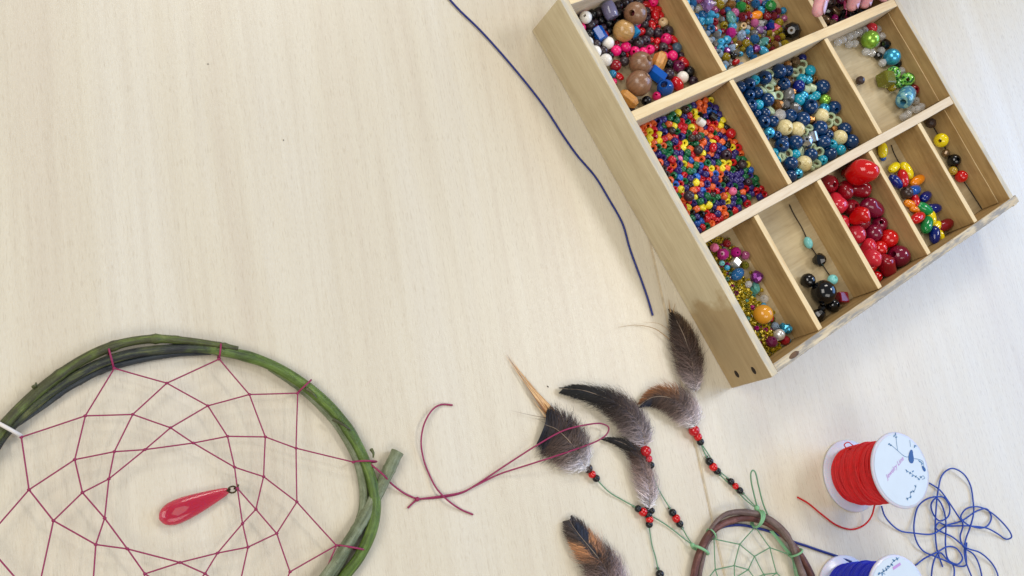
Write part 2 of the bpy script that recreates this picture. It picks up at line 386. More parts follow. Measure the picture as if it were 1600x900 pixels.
BEADC = {   # colour word: (srgb, finish)
    'white': ('EFE9DF', 'satin'), 'pink': ('E0176A', 'satin'), 'dark grey': ('3A2F32', 'satin'), 'black': ('0B0B10', 'satin'), 'dark purple': ('33222F', 'satin'), 'red': ('C8141E', 'gloss'),
    'dark red': ('8E0F1E', 'gloss'), 'brown wood': ('8A6448', 'wood'), 'striped tan wood': ('B98E52', 'wood'), 'beige wood': ('D8B98A', 'wood'), 'tan wood': ('C98B3E', 'wood'),
    'cobalt blue': ('0F55AE', 'gloss'), 'sky blue': ('2B9AD6', 'gloss'), 'teal blue': ('1E7CA6', 'gloss'), 'lavender grey': ('77728F', 'gloss'), 'slate blue': ('3E5566', 'satin'), 'plum': ('6C1544', 'gloss'),
    'orange': ('E0622A', 'satin'), 'violet': ('2C2068', 'satin'), 'scarlet': ('BE1420', 'satin'), 'yellow': ('E8D62C', 'satin'), 'green': ('0E6238', 'satin'), 'dark brown': ('3A2A26', 'satin'), 'blue': ('2560B8', 'satin'), 'rose': ('D8688E', 'satin'),
    'deep blue': ('083664', 'gloss'), 'navy': ('0A1F78', 'gloss'), 'turquoise': ('1C9DB8', 'gloss'), 'pearly blue': ('3FA8CF', 'pearl'), 'pale green': ('B4C4A0', 'satin'), 'crackled cream': ('DCCB8E', 'crack'), 'copper': ('B98450', 'metal'),
    'bronze': ('6E5638', 'pearl'), 'silver': ('B8BABC', 'metal'), 'clear': ('E6E6E6', 'glass'), 'smoky clear': ('8E8C8A', 'glass'), 'lime': ('8DBB3C', 'pearl'), 'spotted green': ('7CC04A', 'spot'), 'olive glass': ('8A8A2A', 'glass'), 'dark garnet': ('7A0D1E', 'gloss'),
    'blue glazed': ('3C7FA0', 'glaze'), 'lilac glass': ('A57AB8', 'glass'), 'pink glass': ('DC6FA8', 'glass'), 'green glass': ('2FA048', 'glass'), 'teal glass': ('6FB8A8', 'glass'), 'orange glossy': ('EE8A10', 'gloss'), 'magenta': ('B01478', 'gloss'),
    'ice blue glass': ('B4CCE8', 'glass'), 'amber glass': ('9A6A30', 'glass'), 'garnet glass': ('8E2030', 'glass'), 'aqua': ('3AA0C8', 'gloss'), 'blue glass': ('2C78B8', 'glass'), 'gold glass': ('B8A020', 'glass'), 'jade': ('4E8E84', 'gloss'), 'rosy petal': ('D4507E', 'satin'),
    'coral red': ('CE2838', 'gloss'), 'maroon': ('7A1030', 'gloss'), 'bright red': ('D01212', 'gloss'), 'bright yellow': ('F2DA10', 'gloss'), 'bright green': ('128A44', 'gloss'), 'pale turquoise': ('7CC6C4', 'satin'), 'pearl pink': ('D8B0A8', 'pearl'),
    'ochre': ('B09030', 'gloss'), 'amber orange': ('E8A030', 'gloss'), 'purple metal': ('7A2A80', 'pearl'), 'pearl white': ('E4E2DE', 'pearl'), 'jet black': ('0A0A0E', 'gloss')}
def bead_mat(cw):
    key = 'bead_' + cw.replace(' ', '_')
    if key in MATS: return MATS[key]
    hx, fin = BEADC[cw]; c = hexc(hx)
    if fin == 'satin': return simple(key, c, 0.3, coat=0.12, vary=0.14, bump=0.06, bscale=900)
    if fin == 'gloss': return simple(key, tuple(x * .88 for x in c), 0.10, coat=0.3, vary=0.10)
    if fin == 'pearl': return simple(key, c, 0.25, metal=0.55, coat=0.5, vary=0.1, mottled=0.2, mscale=2)
    if fin == 'metal': return simple(key, c, 0.22, metal=0.95, vary=0.1)
    if fin == 'glass':
        m = simple(key, tuple(min(1, x * (1.15 if cw == 'clear' else 0.85)) for x in c), 0.05, trans=0.4, ior=1.35, vary=0.1, coat=0.3); m.node_tree.nodes['Principled BSDF'].inputs['Alpha'].default_value = 0.42 if cw == 'clear' else 0.9
        return m
    if fin == 'spot' or fin == 'glaze':
        t = NT(key); n = t.noise(t.coord('Object'), 2.2, 1, 0.4)
        t.base(t.ramp(n, [(0.50, c), (0.56, hexc('1F5A2A') if fin == 'spot' else hexc('7FB6B8'))])); t.set(Roughness=0.12, Coat_Weight=0.6); MATS[key] = t.m; return t.m
    if fin == 'crack':
        t = NT(key); n = t.noise(t.coord('Object'), 3.0, 5, 0.75, 1.2)
        t.base(t.ramp(n, [(0.36, hexc('7A5A36')), (0.43, c), (0.7, hexc('E8D8A8'))])); t.set(Roughness=0.4, Coat_Weight=0.2); MATS[key] = t.m; return t.m
    if fin == 'wood':
        t = NT(key); n = t.noise(t.coord('Object', scale=(6, 6, 1.2)) if 'striped' not in cw else t.coord('Object', scale=(1, 1, 8)), 1.0, 3, 0.6, 0.4)
        t.base(t.ramp(n, [(0.3, tuple(x * 0.72 for x in c)), (0.65, tuple(min(1, x * 1.12) for x in c))])); t.set(Roughness=0.32, Coat_Weight=0.35); t.bump(n, 0.08, 0.02); MATS[key] = t.m; return t.m
BM = {}
def bead_mesh(shape, cw):
    k = (shape, cw)
    if k not in BM:
        f, sm = SHAPES[shape]; V, F = f()
        me = mesh_from('bead_' + shape, V, F, bool(sm)); me.materials.append(bead_mat(cw))
        if sm:
            me.set_sharp_from_angle(angle=math.radians(50))
        BM[k] = me
    return BM[k]
AN = lambda s: s
def put_bead(pos, r, shape, cw, where, rot=None, parent=None, name=None):
    o = bpy.data.objects.new(name or 'bead', bead_mesh(shape, cw)); col.objects.link(o)
    o.scale = (r, r, r)
    if rot is None:
        yaw = random.uniform(0, 2 * math.pi)
        if shape in ('oval', 'bean', 'barrel', 'hex', 'octa', 'petal', 'cyl'): rot = (math.pi / 2 + random.uniform(-.25, .25), random.uniform(0, 3), yaw)
        elif shape in ('ring', 'disc'): rot = (random.uniform(-.6, .6), random.uniform(-.6, .6), yaw)
        elif shape == 'seed': rot = (random.gauss(0, 1.0), random.gauss(0, 1.0), yaw)
        elif shape == 'cube': rot = (0, 0, yaw)
        else: rot = (random.gauss(0.0, .6), random.gauss(0.25, .6), yaw)
    o.rotation_euler = rot
    if parent is not None:
        o.parent = parent; o.location = Vector(pos) - world_loc(parent)
    else:
        o.location = pos
        lab = f'{cw} {WORDS[shape]} bead {where[0]}'
        tag(o, lab, 'bead', f'{cw} {WORDS[shape]} beads {where[1]}')
    return o
def settle(pts, rad, box, iters=220, drop=0.25):
    """push overlapping spheres apart inside a cell while they sink to its floor (mm)"""
    p = pts.copy(); n = len(p); r = rad
    u0, u1, v0, v1 = box; rs = (r[:, None] + r[None, :]) * 0.965
    for it in range(iters):
        if it < iters - 60: p[:, 2] -= drop
        d = p[:, None, :] - p[None, :, :]; L = np.sqrt((d ** 2).sum(2)) + np.eye(n) * 1e3
        ov = np.maximum(rs - L, 0)
        p += (d / L[:, :, None] * ov[:, :, None]).sum(1) * 0.34
        p[:, 0] = np.clip(p[:, 0], u0 + r, u1 - r); p[:, 1] = np.clip(p[:, 1], v0 + r, v1 - r)
        p[:, 2] = np.maximum(p[:, 2], FZ + r * 0.97)
    return p
PXMM = 1.75
def cell(box, listing, cr, scale, where, fill=(), shrink=1.0, iters=220):
    """listing: (X, Y, R, shape, colour) in zoom pixels; fill: random extras (u, v, r, shape, colour) in mm"""
    pts, rad, sp = [], [], []
    for e in listing:
        px, py = cr(e[0], e[1])
        d = np.linalg.norm(P(px, py, 0.006) - np.array([0, 0, CAM_H])) * 1000
        r = e[2] / scale * d / F_PX * shrink
        el = {'oval': 0.92, 'bean': 0.85, 'hex': .92, 'octa': .9, 'petal': .5, 'ring': .85, 'disc': .75, 'seed': .9}.get(e[3], 1.0)
        u, v = pix_uv(px, py, FZ + r)
        pts.append((u, v, FZ + r * el + (e[5] if len(e) > 5 else 0))); rad.append(r * el); sp.append((r, e[3], e[4]))
    for (u, v, r, s, c, z) in fill:
        pts.append((u, v, z)); rad.append(r * (.88 if s == 'seed' else 1)); sp.append((r, s, c))
    p = settle(np.array(pts, float), np.array(rad), box, iters)
    return p, sp
def build(p, sp, where, name='bead', small=0.0, stuff=None):
    rest = []
    for q, (r, s, c) in zip(p, sp):
        if r < small: rest.append((q, r, s, c))
        else: put_bead(tuv(*q), r / 1000, s, c, where, name=name)
    if rest:
        rest.sort(key=lambda e: e[3]); ps, mi, names = [], [], []
        for q, r, s, c in rest:
            if c not in names: names.append(c)
            sv_, sf_ = SHAPES[s][0](); M = Euler((random.uniform(0, 3), random.uniform(0, 3), random.uniform(0, 3))).to_matrix(); o = tuv(*q)
            ps.append(([tuple(np.array(M @ Vector(v)) * r / 1000 + o) for v in sv_], sf_)); mi += [names.index(c)] * len(sf_)
        V, F = multi(*ps); o = part('small_glass_beads', V, F, None, smooth=False)
        for c in names: o.data.materials.append(bead_mat(c))
        o.data.polygons.foreach_set('material_index', mi[:len(o.data.polygons)]); tag(o, stuff, 'beads', kind='stuff')

# --- compartment 1: large wooden and pink beads
C1 = crop(880, 0, 5.295); B1 = (0, R1D[0] - ST / 2, TVT, -0.3)
L1 = [(140, 97, 48, 'round', 'white'), (212, 272, 48, 'round', 'white'), (250, 378, 48, 'round', 'white'), (365, 330, 48, 'round', 'white'), (343, 500, 50, 'round', 'white'), (983, 630, 46, 'round', 'white'), (305, 500, 44, 'round', 'white')]
for x, y, r in ((226, 104, 35), (390, 113, 35), (158, 190, 38), (620, 92, 38), (845, 305, 45), (420, 388, 42), (505, 382, 42), (578, 420, 42), (655, 417, 38), (718, 410, 38), (903, 465, 42), (832, 462, 36), (773, 795, 35), (420, 675, 25), (725, 550, 25)):
    L1.append((x, y, r, 'round', 'pink'))
for x, y, r in ((318, 58, 36), (360, 20, 35), (430, 60, 36), (575, 12, 40), (658, 168, 38), (845, 235, 42), (700, 262, 40), (605, 330, 44), (520, 310, 32), (290, 318, 36), (320, 408, 38), (510, 490, 38), (825, 395, 40), (470, 20, 36), (620, 20, 34)):
    L1.append((x, y, r, 'round', 'dark grey'))
for x, y, r in ((240, 48, 38), (370, 445, 32), (460, 435, 28), (1047, 598, 42), (205, 165, 30), (885, 525, 36), (690, 835, 40)): L1.append((x, y, r, 'round', 'black'))
for x, y, r in ((675, 100, 34), (775, 262, 40), (680, 335, 40), (875, 615, 45), (1075, 665, 38), (970, 465, 28), (560, 890, 26)): L1.append((x, y, r, 'round', 'dark purple'))
L1 += [(940, 400, 40, 'round', 'slate blue'), (958, 545, 48, 'round', 'plum'), (415, 532, 45, 'round', 'dark red'), (470, 625, 42, 'disc', 'red')]
for x, y, r in ((665, 40, 32), (775, 105, 38), (720, 60, 28), (720, 205, 38), (635, 245, 36), (905, 330, 36), (780, 330, 30), (985, 505, 40), (950, 690, 50), (800, 60, 32), (845, 90, 30)): L1.append((x, y, r, 'oval', 'red'))
for x, y, r in ((880, 390, 28), (765, 395, 32), (325, 260, 34), (450, 330, 30), (740, 125, 26)): L1.append((x, y, r, 'oval', 'dark red'))
for x, y, r in ((515, 440, 19), (755, 150, 19), (730, 330, 22), (800, 205, 20)): L1.append((x, y, r, 'round', 'red'))
L1 += [(545, 120, 88, 'round', 'brown wood', 4), (628, 530, 92, 'round', 'brown wood'), (620, 690, 100, 'round', 'brown wood'), (452, 220, 84, 'bighole', 'striped tan wood', 5), (812, 178, 38, 'round', 'beige wood'), (715, 8, 30, 'round', 'beige wood'),
       (272, 215, 54, 'hex', 'cobalt blue'), (780, 605, 66, 'hex', 'cobalt blue'), (578, 255, 48, 'cyl', 'sky blue', 3), (845, 725, 66, 'bighole', 'cobalt blue'), (410, 612, 32, 'round', 'teal blue'), (325, 145, 64, 'barrel', 'lavender grey', 3),
       (790, 515, 70, 'octa', 'tan wood'), (560, 815, 70, 'octa', 'tan wood')]
fill = [(random.uniform(4, 98), random.uniform(-88, -72), random.uniform(2.6, 4.4), 'round', random.choice(['dark grey', 'black', 'pink', 'dark purple']), 12) for i in range(26)]
p, sp = cell(B1, L1, C1, 5.295, None, fill)
build(p, sp, ('in the compartment of wooden and pink beads', 'among the wooden and pink beads'), name='wooden_bead')

# --- compartment 2: mixed glass
C2 = crop(1080, 0, 7.273); B2 = (R1D[0] + ST / 2, R1D[1] - ST / 2, TVT, -0.3)
L2 = [(175, 100, 74, 'chip', 'lilac glass', 4), (100, 30, 52, 'round', 'pink glass', 3), (480, 225, 76, 'disc', 'teal glass', 6), (555, 80, 62, 'facet', 'green glass', 3), (865, 95, 60, 'facet', 'green glass', 5), (760, 220, 62, 'bean', 'orange glossy', 7), (985, 270, 64, 'petal', 'rosy petal', 7),
      (425, 330, 60, 'facet', 'magenta', 4), (1070, 350, 92, 'facet', 'jet black', 3), (440, 618, 44, 'round', 'jet black', 3), (275, 170, 28, 'round', 'aqua', 4), (625, 370, 30, 'round', 'aqua', 5), (545, 615, 27, 'round', 'aqua', 4), (825, 555, 52, 'oval', 'aqua', 4), (840, 445, 56, 'chip', 'jade', 4),
      (720, 450, 54, 'facet', 'blue glass', 4), (650, 530, 52, 'bean', 'blue glass', 4), (555, 405, 50, 'chip', 'ice blue glass', 5), (695, 255, 48, 'facet', 'pink glass', 6), (620, 180, 52, 'facet', 'garnet glass', 3), (900, 200, 46, 'facet', 'garnet glass', 3), (800, 335, 44, 'facet', 'lilac glass', 3),
      (250, 335, 30, 'oval', 'red', 3), (510, 700, 36, 'oval', 'red', 3), (610, 310, 36, 'seed', 'beige wood', 5), (940, 410, 26, 'seed', 'beige wood', 5), (950, 480, 46, 'facet', 'amber glass', 4), (340, 450, 46, 'facet', 'smoky clear', 3), (490, 600, 36, 'chip', 'smoky clear', 3), (890, 310, 44, 'cube', 'navy', 3),
      (770, 30, 50, 'facet', 'blue glass', 3), (415, 45, 48, 'facet', 'clear', 3), (1040, 120, 36, 'round', 'teal blue', 3), (970, 110, 36, 'facet', 'garnet glass', 3), (420, 90, 40, 'facet', 'blue glass', 2), (1060, 210, 36, 'facet', 'pink glass', 2), (660, 30, 30, 'cube', 'beige wood', 3)]
fill = []
for i in range(190):
    u = random.uniform(B2[0] + 3, B2[1] - 12); v = random.uniform(-84, -3)
    k = random.random(); zone = (u - B2[0]) / (B2[1] - B2[0])
    c = random.choice(['ice blue glass', 'clear', 'aqua', 'ice blue glass', 'blue glass', 'smoky clear']) if zone < .35 and k < .75 else random.choice(['garnet glass', 'amber glass', 'gold glass', 'blue glass', 'clear', 'dark garnet', 'gold glass', 'purple metal', 'aqua', 'pink glass', 'smoky clear'])
    if v > -28 and k < .35: c = 'gold glass'
    fill.append((u, v, random.choice([2.0, 2.4, 2.8, 3.4, 3.9]), random.choice(['facet', 'round', 'chip', 'facet', 'seed']), c, random.uniform(5, 16)))
p, sp = cell(B2, L2, C2, 7.273, None, fill)
build(p, sp, ('in the compartment of mixed glass beads', 'among the mixed glass beads'), name='glass_bead', small=2.9, stuff='tiny glass beads and chips filling the gaps of the mixed glass compartment')

# --- compartment 3: dark beads under the hand
B3 = (R1D[1] + ST / 2, TW - 2.2, TVT, -0.3)
fill = [(random.uniform(B3[0] + 5, B3[1] - 5), random.uniform(-60, -4), random.uniform(2.8, 5.2), random.choice(['facet', 'chip', 'round', 'oval']), random.choice(['jet black', 'jet black', 'jet black', 'dark brown', 'dark garnet', 'plum', 'bronze']), random.uniform(5, 20)) for i in range(60)]
fill += [(251, -9, 4.2, 'ring', 'bronze', 16), (262, -24, 5.0, 'petal', 'rosy petal', 22), (281, -9, 3.8, 'oval', 'magenta', 18), (300, -14, 4.5, 'petal', 'rosy petal', 20)]
p, sp = cell(B3, [], C2, 1, None, fill)
build(p, sp, ('in the compartment of dark beads under the hand', 'among the dark beads under the hand'), name='dark_bead')

# --- compartment 4: tiny rainbow wooden beads
B4 = (0, R2D[0] - ST / 2, T1, T2)
C4 = crop(960, 140, 3.913)
L4 = [(530, 222, 26, 'cyl', 'white', 6), (703, 265, 30, 'round', 'red', 4), (510, 387, 28, 'round', 'dark grey', 6), (355, 257, 24, 'round', 'dark brown', 6), (655, 378, 32, 'round', 'dark purple', 5), (766, 440, 26, 'round', 'dark grey', 5), (440, 675, 32, 'round', 'dark purple', 6), (738, 485, 22, 'ring', 'black', 8), (590, 365, 26, 'oval', 'red', 7), (697, 640, 24, 'round', 'rose', 7), (403, 410, 20, 'round', 'rose', 7),
      (490, 305, 24, 'seed', 'dark brown', 6), (445, 298, 22, 'round', 'dark brown', 5), (683, 570, 24, 'round', 'black', 5), (785, 560, 24, 'facet', 'dark purple', 5), (605, 192, 26, 'cyl', 'black', 5), (475, 490, 20, 'facet', 'jade', 6), (410, 140, 24, 'round', 'dark brown', 4)]
pal = ['orange'] * 21 + ['violet'] * 26 + ['scarlet'] * 18 + ['yellow'] * 16 + ['green'] * 15 + ['blue'] * 3 + ['black'] * 2 + ['dark brown'] * 2
fill = [(random.uniform(3, B4[1] - 3), random.uniform(B4[2] + 3, B4[3] - 3), random.uniform(2.95, 3.35), 'seed', random.choice(pal), random.uniform(5, 22)) for i in range(345)]
p, sp = cell(B4, L4, C4, 3.913, None, fill)
W4 = ('in the compartment of tiny rainbow beads', 'among the tiny rainbow beads')
idx = sorted(range(len(p)), key=lambda i: -p[i][2]); seeds = [i for i in idx if sp[i][1] == 'seed']; low = set(seeds[282:])
for i in range(len(p)):
    if i not in low: put_bead(tuv(*p[i]), sp[i][0] / 1000, sp[i][1], sp[i][2], W4, name='rainbow_bead')
sv, sf = shp_seed(); acc = {}
for i in low:
    M = Euler((random.gauss(0, .5), random.gauss(0, .5), 0)).to_matrix(); o = tuv(*p[i])
    acc.setdefault(sp[i][2], []).append(([tuple(np.array(M @ Vector(v)) * sp[i][0] / 1000 + o) for v in sv], sf))
allp = []; mi = []; names = list(acc)
for k, c in enumerate(names):
    for q in acc[c]: allp.append(q); mi += [k] * len(sf)
V, F = multi(*allp)
lo = part('small_beads', V, F, None)
for c in names: lo.data.materials.append(bead_mat(c))
lo.data.polygons.foreach_set('material_index', mi)
tag(lo, 'bottom layer of tiny rainbow wooden beads showing between the upper ones', 'beads', kind='stuff')

# --- compartment 5: blue beads and pale rings
C5 = crop(1140, 80, 4.285); B5 = (R2D[0] + ST / 2, R2D[1] - ST / 2, T1, T2)
L5 = []
for x, y, r in ((333, 122, 46), (215, 182, 44), (125, 225, 40), (85, 240, 36), (140, 295, 36), (187, 283, 36), (360, 210, 40), (245, 328, 44), (628, 232, 46), (688, 345, 42), (548, 375, 48), (398, 432, 42), (485, 450, 48), (240, 465, 42), (298, 470, 38), (222, 390, 34), (170, 355, 42), (205, 435, 28), (645, 518, 48), (765, 540, 42), (800, 622, 46), (352, 630, 46), (427, 612, 46), (627, 605, 44), (533, 683, 42), (665, 690, 42), (400, 750, 46), (425, 825, 40), (660, 560, 34), (375, 120, 36)):
    L5.append((x, y, r, 'round', 'deep blue'))
L5 += [(460, 245, 38, 'round', 'navy'), (470, 45, 25, 'round', 'navy')]
for x, y, r in ((160, 200, 32), (472, 192, 32), (535, 145, 34), (545, 310, 30), (590, 300, 28), (478, 345, 38), (627, 728, 32), (728, 672, 34), (688, 625, 34)): L5.append((x, y, r, 'round', 'turquoise'))
for x, y, r in ((498, 300, 30), (526, 193, 28), (290, 552, 36), (458, 820, 34), (640, 395, 34)): L5.append((x, y, r, 'round', 'pearly blue'))
for x, y in ((498, 90), (433, 145), (478, 140), (283, 190), (266, 245), (225, 258), (312, 300), (276, 405), (290, 155), (488, 530), (525, 505), (418, 685), (465, 675), (350, 695), (605, 662), (568, 660), (583, 738), (540, 768), (683, 410), (668, 458), (720, 470)): L5.append((x, y, 32, 'ring', 'pale green', 5))
for x, y, r in ((602, 425, 46), (358, 535, 50), (430, 525, 48), (735, 590, 46), (482, 748, 50)): L5.append((x, y, r, 'round', 'crackled cream', 4))
for x, y, r in ((555, 465, 28), (320, 250, 24), (565, 195, 26), (335, 365, 36), (445, 275, 25), (710, 525, 24), (385, 85, 25)): L5.append((x, y, r, 'facet', 'copper', 2))
L5 += [(410, 205, 30, 'round', 'bronze'), (440, 75, 34, 'facet', 'bronze'), (395, 285, 40, 'barrel', 'smoky clear', 3), (445, 375, 38, 'facet', 'smoky clear', 3), (340, 440, 40, 'facet', 'clear', 3), (515, 600, 44, 'facet', 'silver', 3), (567, 580, 38, 'cyl', 'silver', 4), (400, 360, 30, 'facet', 'smoky clear', 2),
       (290, 310, 28, 'cyl', 'pale green'), (522, 255, 27, 'cyl', 'pale green', 4), (560, 258, 27, 'cyl', 'pale green', 4), (635, 315, 34, 'round', 'lime', 2)]
fill = [(random.uniform(B5[0] + 4, B5[0] + 45), random.uniform(B5[2] + 3, B5[3] - 3), random.uniform(3.6, 4.8), 'round', random.choice(['deep blue', 'deep blue', 'turquoise']), 8) for i in range(14)]
p, sp = cell(B5, L5, C5, 4.285, None, fill)
build(p, sp, ('in the compartment of blue beads and pale rings', 'among the blue beads and pale rings'), name='glazed_bead')

# --- compartment 6: sparse clear and green beads
C6 = crop(1280, 0, 3.6); B6 = (R2D[1] + ST / 2, TW - 2.2, T1, T2)
L6 = [(x, y, 21, 'facet', 'clear') for x, y in ((110, 230), (135, 222), (175, 200), (195, 190), (222, 180), (200, 245), (290, 272), (265, 268), (360, 292), (355, 330), (338, 185), (330, 215), (345, 205), (250, 165), (320, 232), (550, 575), (570, 600), (525, 620), (500, 640), (475, 655), (545, 625), (455, 388), (150, 235))]
L6 += [(290, 150, 27, 'round', 'coral red'), (272, 212, 45, 'round', 'lime'), (362, 250, 28, 'facet', 'jet black'), (330, 298, 21, 'facet', 'jet black'), (437, 358, 21, 'facet', 'jet black'), (412, 318, 41, 'round', 'pearly blue'), (425, 422, 35, 'round', 'spotted green'), (492, 435, 35, 'round', 'spotted green'), (442, 458, 25, 'round', 'spotted green'),
       (380, 448, 44, 'cube', 'olive glass'), (405, 490, 22, 'facet', 'gold glass'), (488, 545, 50, 'barrel', 'blue glazed'), (533, 495, 28, 'round', 'dark garnet'), (232, 452, 24, 'facet', 'dark brown')]
p, sp = cell(B6, L6, C6, 3.6, None)
build(p, sp, ('in the sparse compartment of clear and green beads', 'among the clear and green beads'), name='crystal_bead')

# --- compartment 7: gold glass seed beads
C7 = crop(1080, 300, 2.8125); B7 = (0, R3D[0] - ST / 2, T2 + TT, T3)
L7 = [(128, 275, 26, 'facet', 'magenta', 2), (185, 268, 24, 'facet', 'magenta', 2), (238, 278, 20, 'facet', 'pink glass', 2), (285, 385, 28, 'facet', 'purple metal', 2), (187, 305, 22, 'cube', 'pearl white', 3), (197, 350, 27, 'oval', 'blue glass', 3), (146, 337, 12, 'round', 'aqua', 4), (237, 322, 18, 'facet', 'olive glass', 2), (240, 405, 16, 'facet', 'clear', 2), (275, 420, 22, 'chip', 'jade', 2), (322, 470, 18, 'round', 'clear', 3),
      (302, 547, 40, 'round', 'amber orange', 3), (345, 560, 13, 'oval', 'red', 2), (402, 608, 28, 'chip', 'pearly blue', 2), (388, 635, 24, 'round', 'pearl white', 4), (358, 605, 18, 'facet', 'ice blue glass', 2), (340, 675, 26, 'facet', 'plum', 2), (405, 680, 22, 'facet', 'dark red', 2), (428, 665, 11, 'round', 'aqua', 3), (145, 228, 18, 'facet', 'dark red', 2), (95, 255, 20, 'facet', 'rose', 2), (120, 312, 12, 'round', 'pale turquoise', 3), (315, 500, 12, 'round', 'aqua', 4)]
ng = 560
fill = [(random.uniform(2, 50) if random.random() < .2 else random.uniform(3, 36) , random.uniform(B7[2] + 3, B7[3] - 3), random.uniform(1.4, 2.0), 'seed', 'gold glass', random.uniform(4, 14)) for i in range(ng)]
p, sp = cell(B7, L7, C7, 2.8125, None, fill, iters=130)
W7 = ('in the compartment of gold seed beads', 'among the gold seed beads')
gp = []
pr = [(0.68 + 0.32 * math.cos(a), 0.62 * math.sin(a)) for a in np.linspace(0, 2 * math.pi, 7)[:-1]]; gv, gf = lathe(pr, 9)
for i in range(len(p)):
    if sp[i][2] == 'gold glass' and sp[i][1] == 'seed':
        M = Euler((random.gauss(0, .8), random.gauss(0, .8), 0)).to_matrix(); o = tuv(*p[i])
        gp.append(([tuple(np.array(M @ Vector(v)) * sp[i][0] / 1000 + o) for v in gv], gf))
    else:
        b = put_bead(tuv(*p[i]), sp[i][0] / 1000, sp[i][1], sp[i][2], W7, name='fancy_bead')
M_GOLD = simple('gold_seed_glass', hexc('C2A81C'), 0.12, metal=0.35, trans=0.0, coat=0.6, mottled=0.45, mscale=420)
V, F = multi(*gp); g = part('seed_beads', V, F, M_GOLD); extra = ['olive glass', 'gold glass', 'magenta', 'teal glass', 'plum']
for c in extra: g.data.materials.append(bead_mat(c))
gm = []
for q in gp: gm += [random.choice([0, 0, 0, 0, 1, 2, 2, random.choice([3, 4, 5])])] * len(gf)
g.data.polygons.foreach_set('material_index', gm[:len(g.data.polygons)]); tag(g, 'loose gold glass seed beads spilled along the compartment floor', 'beads', kind='stuff')

# --- compartment 8: black beads on a thread
C8 = C7; B8 = (R3D[0] + ST / 2, R3D[1] - ST / 2, T2 + TT, T3)
L8 = [(516, 222, 20, 'oval', 'pale turquoise'), (564, 298, 29, 'facet', 'jet black'), (523, 400, 30, 'round', 'jet black'), (622, 385, 21, 'round', 'pale turquoise'), (587, 403, 18, 'round', 'pearl pink'), (590, 462, 50, 'round', 'jet black'), (630, 512, 29, 'round', 'jet black'), (588, 545, 28, 'facet', 'jet black'), (572, 530, 18, 'facet', 'jet black'), (655, 470, 30, 'cube', 'dark garnet')]
p8, sp = cell(B8, L8, C8, 2.8125, None)
build(p8, sp, ('in the compartment of black beads', 'among the black beads'), name='jet_bead')
# --- compartment 9: red beads
C9 = crop(1260, 160, 3.0); B9 = (R3D[1] + ST / 2, R3D[2] - ST / 2, T2 + TT, T3)
L9 = [(208, 378, 55, 'nugget', 'bright red', 4), (130, 385, 36, 'round', 'dark red'), (195, 440, 40, 'nugget', 'dark red'), (250, 425, 36, 'nugget', 'bright red'), (200, 490, 44, 'nugget', 'coral red', 4), (260, 485, 40, 'nugget', 'dark red'), (315, 515, 44, 'nugget', 'maroon'), (242, 550, 38, 'nugget', 'bright red', 4), (275, 560, 34, 'round', 'dark red'), (305, 612, 34, 'round', 'maroon'), (350, 590, 30, 'round', 'maroon'), (255, 615, 37, 'round', 'coral red', 2),
      (303, 675, 37, 'nugget', 'coral red', 2), (375, 655, 36, 'round', 'bright red', 2), (405, 705, 42, 'round', 'maroon', 2), (340, 700, 30, 'round', 'bright red'), (335, 745, 38, 'nugget', 'coral red', 2), (400, 770, 42, 'nugget', 'dark red'), (355, 805, 22, 'round', 'bright red'), (240, 500, 32, 'round', 'dark red')]
fill = [(random.uniform(B9[0] + 6, B9[0] + 30), random.uniform(B9[2] + 8, B9[3] - 6), random.uniform(5, 7), random.choice(['nugget', 'round']), random.choice(['dark red', 'maroon', 'coral red', 'bright red']), 8) for i in range(10)]
p, sp = cell(B9, L9, C9, 3.0, None, fill, shrink=1.12)
build(p, sp, ('in the compartment of red beads', 'among the red beads'), name='red_bead')
# --- compartment 10: bright beans
B10 = (R3D[2] + ST / 2, R3D[3] - ST / 2, T2 + TT, T3)
L10 = [(362, 222, 26, 'bean', 'bright yellow', 3), (360, 262, 12, 'round', 'cobalt blue'), (415, 303, 26, 'bean', 'bright yellow', 3), (470, 325, 29, 'bean', 'bright yellow', 3), (455, 350, 30, 'bean', 'red'), (430, 365, 28, 'bean', 'navy'), (523, 365, 28, 'bean', 'orange glossy', 2), (505, 412, 29, 'bean', 'cobalt blue', 3), (475, 422, 26, 'round', 'dark brown'), (563, 440, 27, 'bean', 'navy'), (510, 460, 24, 'bean', 'red'), (490, 472, 22, 'bean', 'orange glossy'),
       (560, 500, 31, 'bean', 'bright green', 3), (597, 500, 29, 'bean', 'navy'), (512, 505, 20, 'bean', 'orange glossy'), (527, 535, 30, 'bean', 'red', 3), (570, 570, 32, 'bean', 'bright green', 4), (605, 560, 28, 'bean', 'bright yellow', 4), (648, 575, 32, 'bean', 'dark red', 2), (610, 615, 29, 'bean', 'navy', 4), (632, 590, 24, 'bean', 'bright yellow'), (640, 630, 20, 'bean', 'bright yellow')]
fill = [(random.uniform(B10[0] + 5, B10[0] + 26), random.uniform(B10[2] + 30, B10[3] - 6), 4.2, 'bean', random.choice(['navy', 'red', 'bright yellow', 'bright green']), 8) for i in range(8)]
p, sp = cell(B10, L10, C9, 3.0, None, fill)
build(p, sp, ('in the compartment of bright bean beads', 'among the bright bean beads'), name='bean_bead')
